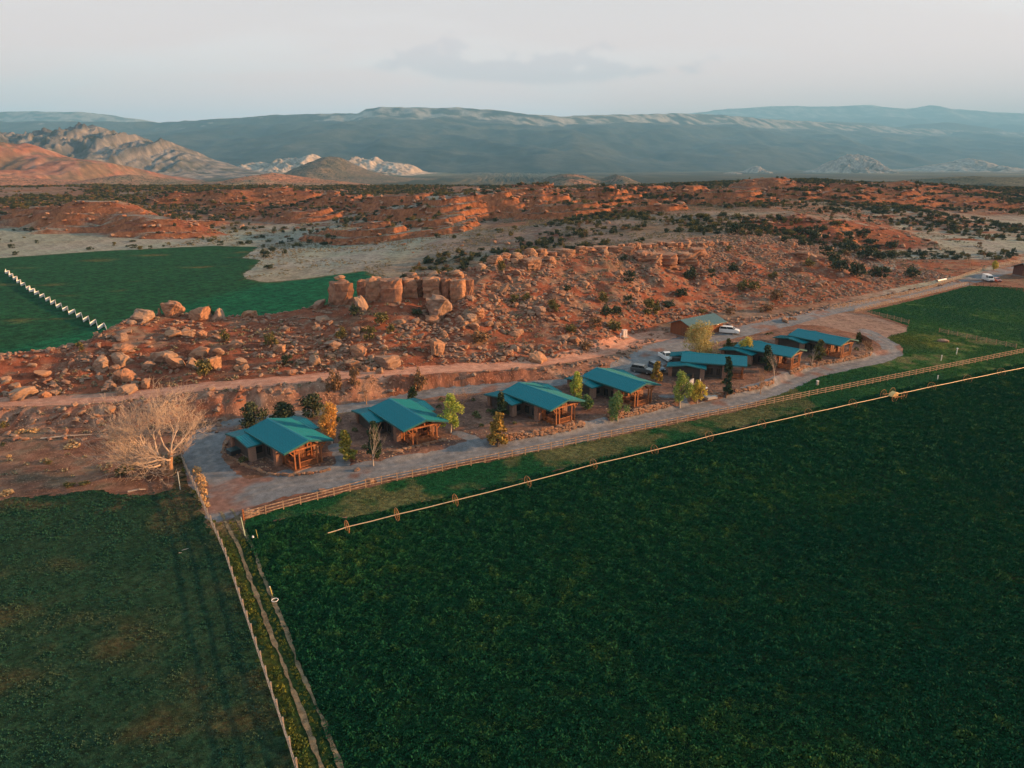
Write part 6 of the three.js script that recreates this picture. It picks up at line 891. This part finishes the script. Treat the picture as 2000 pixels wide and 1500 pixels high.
TREES.forEach(([x, z, w0, h0, kind], i) => {
  const big = kind === 'willow' ? 0.88 : 1.22, w = w0 * big, h = h0 * (big > 1 ? 1.1 : 0.98);
  const bare = kind.startsWith('bare'), con = ['j', 'pine', 'pineo', 'olive', 'gold'].includes(kind), name = bare ? 'bare_tree' : con ? (kind === 'j' ? 'juniper_tree' : 'pine_tree') : 'aspen_tree';
  const t = thing(kind === 'willow' ? 'willow_tree' : name, TREELABEL[i], 'tree', [x, height(x, z), z], 0);
  if (bare) {
    const R = rng(300 + i), out = [], m = kind === 'bare' ? M.paleBark : std([0.42, 0.24, 0.13], { map: grit }), wide = w > h;
    part('trunk', bar(V(0, -0.2, 0), V(0, h * (wide ? 0.2 : 0.45), 0), 0.03 * h * 0.5 + 0.03, 0.045, 6), m, t);
    const s0 = wide ? 9 : 8; for (let k = 0; k < s0; k++) { const a = R() * 6.28, y = h * (wide ? 0.1 : 0.22 + 0.3 * k / s0); limbs(R, V(0, y, 0), V(Math.cos(a) * w / h * 0.8, 0.9, Math.sin(a) * w / h * 0.8).normalize(), h * 0.42, 0.032, 2, out, 0.55, 0.4, 2); }
    const br = part('branches', out, m, t); br.userData.label = 'fine leafless branches';
    if (kind === 'bareo') part('catkins', leaves(R, [[0, h * 0.6, 0, w * 0.42, h * 0.34, w * 0.42]], 350, 0.1, [[0.34, 0.20, 0.10], [0.48, 0.28, 0.13]]), leafMat, t);
    return;
  }
  const g = con ? conifer(500 + i, kind, w, h) : broadleaf(500 + i, kind, w, h);
  part('trunk', g.trunk, ['lime', 'green', 'greenlime', 'yellow', 'orange'].includes(kind) ? M.paleBark : M.bark, t); part('limbs', g.out, M.bark, t); part('crown', g.crown, con ? needleMat : leafMat, t);
});
{ // the great bare cottonwood at the bend of the road
  const R = rng(4242), t = thing('cottonwood_tree', 'large bleached bare cottonwood with sprawling branches beside the road bend', 'tree', [AT.tree[0], height(...AT.tree) - 0.1, AT.tree[1]]);
  part('trunk', [bar(V(0.1, -0.2, 0), V(-0.25, 1.6, 0), 0.62, 0.5, 9), bar(V(-0.25, 1.6, 0), V(-0.8, 3.2, -0.2), 0.5, 0.4, 9)], M.deadTrunk, t); part('trunk', [bar(V(0.9, -0.2, 0.2), V(0.85, 1.7, 0.1), 0.5, 0.42, 9), bar(V(0.85, 1.7, 0.1), V(1.1, 3.6, -0.3), 0.42, 0.33, 9)], M.deadTrunk, t);
  const starts = [[-0.6, 2.4, 0.1, -1, -0.12, 0.45, 5.2], [0.9, 2.6, 0, 0.5, 0.2, 0.8, 3], [-0.7, 3, -0.1, -0.7, 0.75, 0.4, 5], [1, 3.4, -0.3, -0.4, 1, 0.3, 4.8], [-0.6, 2.6, 0.2, -0.6, 0.0, 0.8, 3.6], [-0.7, 3.1, 0, -0.9, 0.25, -0.3, 5], [0.2, 3, 0.3, -0.1, 0.3, 0.9, 2.8], [1.1, 3.5, -0.2, 0.3, 0.5, -0.9, 4], [-0.8, 3.2, -0.2, -1, 0.45, 0.2, 4.6], [-0.7, 3.0, -0.1, -0.9, 0.05, 0.6, 4.4], [-0.5, 2.2, 0.1, -0.75, -0.02, 0.9, 4.2], [-0.8, 3.2, -0.2, -0.5, 1, -0.6, 4.4], [-0.6, 2.8, 0.1, -0.8, 0.35, -0.7, 4.8], [1.1, 3.6, -0.3, 0.15, 1, -0.2, 4.6], [1.1, 3.4, -0.3, 0.6, 0.8, -0.6, 3.6], [1.0, 3.0, 0, 0.75, 0.3, 0.3, 2.6], [1.0, 3.2, -0.2, 0.0, 0.9, -0.9, 4.4], [-0.3, 1.8, 0.2, -0.3, 0.15, 1, 3.2], [-0.8, 3.2, -0.2, -1, 0.8, -0.2, 4.6], [-0.5, 2.6, 0, -1, 0.1, 0.1, 4.8]];
  for (const [x, y, z, dx, dy, dz, l] of starts) part('limb', limbs(R, V(x, y, z), V(dx, dy, dz).normalize(), l * (0.72 + 0.3 * R()), 0.17, 4, [], 0.75, 0.03, 3, 5, 1.0, 0.015), M.deadWood, t);
}
// ---------------------------------------------------------------- junipers and scrub of hill and mesa
const JV = {}; for (const k of ['j', 'o', 'r']) JV[k] = [0, 1, 2, 3].map(i => { const g = conifer(900 + i * 7 + k.charCodeAt(0), k, 1, 1), R = rng(i + 3); g.crown = leaves(R, (() => { const b = []; for (let q = 0; q < 16; q++) { const t = R() * 6.28, rr = 0.36 * Math.sqrt(R()), y = 0.16 + 0.66 * R() * (1 - rr * 0.9); b.push([Math.cos(t) * rr, y, Math.sin(t) * rr, 0.15 + 0.06 * R(), 0.13 + 0.05 * R(), 0.15 + 0.06 * R()]); } return b; })(), 520, 0.095, PAL[k]); return { trunk: mergeGeometries(g.trunk.concat([bar(V(0, 0.05, 0), V(0.25, 0.5, 0.1), 0.03, 0.01, 4), bar(V(0, 0.05, 0), V(-0.2, 0.5, -0.15), 0.03, 0.01, 4)]).map(q => q.toNonIndexed())), crown: g.crown }; });
const JPROTO = {};
function bush(kind, x, z, w, h, i, label, group, name) {
  const key = kind + (i % 4); let t;
  if (!JPROTO[key]) { t = thing(name, label, 'tree', [0, 0, 0]); part('trunk', JV[kind][i % 4].trunk, M.bark, t); part('crown', JV[kind][i % 4].crown, needleMat, t); JPROTO[key] = t; t.userData.group = group; }
  else { t = JPROTO[key].clone(); t.name = numbered(name); t.userData = { label, category: 'tree', group }; scene.add(t); }
  t.position.set(x, height(x, z) - 0.1, z); t.rotation.y = hash2(i, 7, 3) * 6.28; t.scale.set(w, h * 1.1, w); return t;
}
const BUSHNAME = { j: ['juniper_tree', 'dark round juniper', 'junipers'], o: ['scrub_oak', 'olive-gold scrub bush', 'olive-gold scrub'], r: ['brown_scrub', 'rusty brown half bare bush', 'rusty bushes'] };
const bushWords = (k, x, z) => { const s = segmentOf(x, z), w = s <= 4 ? 'on the red dirt by the pasture' : s <= 6 ? 'beside the red track' : s === 7 ? (x < -40 ? 'on the low end of the boulder ridge' : x < 8 ? 'on the slope below the crest cliff' : x < 95 ? 'on the slope behind the shed' : 'on the wooded end of the hill') : s === 8 ? 'along the top of the boulder ridge' : x < -60 ? 'on the flats round the hay field' : x > 165 ? 'on the sage flat beyond the entrance road' : 'on the mesa behind the boulder ridge'; return [BUSHNAME[k][1] + ' ' + w, BUSHNAME[k][2] + ' ' + w, BUSHNAME[k][0]]; };
BUSHES.forEach(([x, z, w, h, k], i) => bush(k, x, z, w, h, i, ...bushWords(k, x, z)));
{
  const R = rng(1234), all = [];
  for (let k = 0; k < 520000 && all.length < 30000; k++) {
    const x = -560 + R() * 1300, z = -150 - R() * 800, s = segmentOf(x, z); if (s < 8 || Math.abs(x) > 60 - z * 0.82) continue;
    let q = s >= 13 ? 1 : s >= 12 ? 0.9 : s >= 11 ? 0.7 : s === 10 ? (x < -110 ? 0.12 : 0.5) : s === 9 ? (x < -40 ? 0.012 : x > 185 ? 0.012 : 0.62) : x > 95 ? 0.5 : 0.06;
    q *= sstep(-0.35, 0.3, fbm(x * 0.02, z * 0.02, 3, 501)); if (x > 60 && s >= 9) q *= s >= 10 ? 2.2 : 1.5;
    if (R() > q) continue; if (zoneAt(x, z) !== ZONE.length) continue; if (slopeAt(x, z, 2) > 0.42 && R() < 0.7) continue; all.push([x, z, 1.6 + R() * 3.2, 1.3 + R() * 2.2, R() < 0.62 ? 'j' : R() < 0.75 ? 'o' : 'r']);
  }
  all.sort((a, b) => b[1] - a[1]);
  all.slice(0, 300).forEach(([x, z, w, h, k], i) => bush(k, x, z, w, h, i + 1000, ...bushWords(k, x, z)));
  for (const kd of ['j', 'o', 'r']) for (let v = 0; v < 2; v++) scatter(kd === 'j' ? 'juniper_woodland' : 'mesa_scrub', { j: 'dark junipers', o: 'olive scrub', r: 'brown scrub' }[kd] + ' dotted thickly over the distant mesa', 'woodland', JV[kd][v].crown, needleMat, all.slice(300).filter((e, i) => e[4] === kd && i % 2 === v).map(([x, z, w, h], i) => [x, height(x, z) - 0.3, z, [w, h, w], i]));
}
function tuft(seed, n, rad, h, size, pal, flat = 0) { const R = rng(seed), pos = [], col = [], uv = [], idx = []; for (let i = 0; i < n; i++) { const t = R() * 6.28, r = rad * Math.sqrt(R()), y = h * (0.25 + 0.75 * R()) * (1 - 0.5 * r / rad), c = V(Math.cos(t) * r, y, Math.sin(t) * r), a = V(R() - 0.5, (R() - 0.3) * (1 - flat), R() - 0.5).normalize(), e = V(R() - 0.5, R() - 0.5, R() - 0.5).cross(a).normalize(), s = size * (0.7 + 0.6 * R()), o = pos.length / 3; for (const [p, q] of [[-0.5, 0], [0, -0.4], [0.5, 0], [0, 0.4]]) { pos.push(c.x + (a.x * p + e.x * q) * s, c.y + (a.y * p + e.y * q) * s, c.z + (a.z * p + e.z * q) * s); uv.push(p, q); } idx.push(o, o + 1, o + 2, o, o + 2, o + 3); const cc = mix3(pal[0], pal[1], R()); for (let q = 0; q < 4; q++) col.push(...cc); } const g = new THREE.BufferGeometry(); g.setAttribute('position', new THREE.Float32BufferAttribute(pos, 3)); g.setAttribute('color', new THREE.Float32BufferAttribute(col, 3)); g.setAttribute('uv', new THREE.Float32BufferAttribute(uv, 2)); g.setIndex(idx); g.computeVertexNormals(); return g; }
const onGround = (x, z) => height(x, z);
{ // sage over the desert, dry tan brush along the lane
  const R = rng(55), L = [];
  for (let k = 0; k < 90000 && L.length < 26000; k++) { const x = -190 + R() * 430, z = -100 - R() * 400; if (Math.abs(x) > 55 - z * 0.8) continue; const s = segmentOf(x, z); let q = s === 7 ? 0.5 : s >= 8 ? 0.6 : s === 5 ? 0.25 : s <= 4 ? 0.4 : 0; if (s <= 4 && x > -52) q = 0; q *= sstep(-0.25, 0.3, fbm(x * 0.07, z * 0.07, 3, 511)); if (R() > q || zoneAt(x, z) !== ZONE.length) continue; L.push([x, onGround(x, z) - 0.05, z, 0.4 + R() * 0.7, R() * 6.3]); }
  scatter('sagebrush', 'grey-green sagebrush dotted over the desert slopes', 'scrub', tuft(3, 26, 0.6, 0.7, 0.3, [[0.10, 0.10, 0.065], [0.24, 0.21, 0.14]]), needleMat, L);
  const tb = tuft(5, 120, 0.55, 1.0, 0.22, [[0.36, 0.22, 0.10], [0.52, 0.35, 0.18]]); TAN.forEach(([x, z, w, h], i) => { const m = solid('rabbitbrush', i < 6 ? 'dry tan brush heaped along the lane side of the board fence' : 'low dry tan bush on the red dirt beyond the pasture', 'bush', tb, needleMat, [x, onGround(x, z) - 0.1, z], i, i < 6 ? 'dry brush along the lane' : 'dry bushes on the red dirt'); m.scale.set(w, h * 1.1, w); });
  const gp = tuft(9, 60, 0.5, 0.75, 0.24, [[0.03, 0.05, 0.025], [0.12, 0.12, 0.05]]), Rg = rng(66); let n = 0;
  while (n < 70) { const x = -48 + Rg() * 140, z = -98 - Rg() * 90; if (dPoly(BEDS, x, z) > -0.7 || dRoad(x, z) < 0.6) continue; let ok = true; for (const [cx, cz, , deg] of CABINS) { const dx = x - cx, dz = z - cz, a = deg * Math.PI / 180, lx = dx * Math.cos(a) + dz * Math.sin(a), lz = -dx * Math.sin(a) + dz * Math.cos(a); if (Math.abs(lx) < 10 && Math.abs(lz) < 6) ok = false; } if (!ok) continue; const m = solid('garden_shrub', 'small dark garden shrub planted in the cabin beds', 'shrub', gp, needleMat, [x, onGround(x, z) - 0.05, z], Rg() * 6, 'garden shrubs of the cabin beds'); m.scale.setScalar(0.7 + Rg() * 0.8); n++; }
}
// ---------------------------------------------------------------- crops and grass
function field(name, label, category, poly, geo, step, far, tint, keep, mat = needleMat) {
  const R = rng(name.length * 97), L = [], b = box2(poly, 0);
  const x0 = Math.max(b[0], -150), x1 = Math.min(b[1], 215), z0 = Math.max(b[2], -285), z1 = Math.min(b[3], -28);
  for (let z = z1; z > z0; z -= step) { const st = z < far ? step * 1.45 : step; for (let x = x0; x < x1; x += st) { const px = x + (R() - 0.5) * st * 1.3, pz = z + (R() - 0.5) * step * 1.3; if (Math.abs(px) > 22 - pz * 0.83) continue; if (dPoly(poly, px, pz) > -0.1 || dRoad(px, pz) < 0.1) continue; const k = keep ? keep(px, pz, R) : 1; if (k <= 0) continue; L.push([px, onGround(px, pz) - 0.03, pz, k * (0.75 + 0.5 * R()) * (z < far ? 1.3 : 1), R() * 6.3]); } }
  return scatter(name, label, category, geo, mat, L, tint);
}
field('alfalfa_plants', 'dense dark green alfalfa covering the big field', 'crop', ALFALFA, tuft(11, 14, 0.26, 0.42, 0.17, [[0.4, 0.4, 0.4], [1, 1, 1]]), 0.34, -100, (c, i, e) => { const n = fbm(e[0] * 0.05, e[2] * 0.05, 3, 601), m = fbm(e[0] * 0.5, e[2] * 0.5, 2, 603), y = sstep(0.1, 0.5, m + n * 0.5) * hash2(i, 1, 5); c.setRGB(...mix3(mix3([0.009, 0.080, 0.037], [0.018, 0.102, 0.037], 0.5 + n), [0.12, 0.18, 0.03], y * 0.5)); }, (x, z) => 0.65 + 0.8 * sstep(-0.35, 0.4, fbm(x * 0.9, z * 0.9, 3, 605)));
field('pasture_grass', 'short grazed grass of the pasture', 'grass', PASTURE, tuft(13, 12, 0.26, 0.14, 0.13, [[0.5, 0.5, 0.5], [1, 1, 1]]), 0.42, -80, (c, i, e) => { const n = fbm(e[0] * 0.13 + 5, e[2] * 0.2, 4, 251), d = sstep(0.1, 0.45, n + 0.2 * hash2(i, 2, 5)); c.setRGB(...mix3([0.024, 0.09, 0.058], [0.10, 0.12, 0.068], d * 0.45)); }, (x, z) => 0.6 + 0.45 * sstep(-0.3, 0.4, fbm(x * 0.6, z * 0.6, 3, 607)) - sstep(-90, -100, z) * 0.35);
field('verge_grass', 'bright grass of the road verge and lawn', 'grass', LAWN, tuft(17, 12, 0.34, 0.3, 0.2, [[0.5, 0.5, 0.5], [1, 1, 1]]), 0.6, -130, (c, i, e) => { const [x, , z] = e, n1 = fbm(x * 0.06, z * 0.06, 4, 201), n2 = fbm(x * 0.35, z * 0.35, 3, 211), dry = sstep(0.1, 0.5, n1 * 0.9 + n2 * 0.7 + (z > -150 && x < 60 ? 0.46 : -0.25)), lush = Math.exp(-(((x - 106) / 12) ** 2 + ((z + 186) / 9) ** 2)); c.setRGB(...mix3(mix3(mix3([0.016, 0.115, 0.048], [0.05, 0.165, 0.042], clamp(0.45 + n1 * 1.1, 0, 1)), [0.20, 0.19, 0.08], dry * 0.8), [0.15, 0.18, 0.035], lush * 0.7)); }, (x, z) => { const n = fbm(x * 0.35, z * 0.35, 3, 211) + fbm(x * 0.06, z * 0.06, 4, 201); return n > 0.35 ? 0.25 : 0.8; });
field('lane_weeds', 'yellow-green weeds along the lane side of the board fence', 'weeds', LANE, tuft(19, 22, 0.34, 0.65, 0.2, [[0.5, 0.5, 0.5], [1, 1, 1]]), 0.4, -120, (c, i) => { const t = hash2(i, 4, 5); c.setRGB(...mix3([0.03, 0.085, 0.03], [0.16, 0.17, 0.03], t)); }, (x, z) => { const a = Math.abs(lateral(LEFT_FENCE, x, z)); return a < 1.2 ? 0.5 + 0.6 * noise(x, z, 3) : (a > 2.1 && a < 2.8) || a > 3.5 ? 0.42 : 0; });
scene.fog = new THREE.FogExp2(new THREE.Color().setRGB(0.24, 0.60, 1.0), 0.000066);
renderer.render(scene, camera);
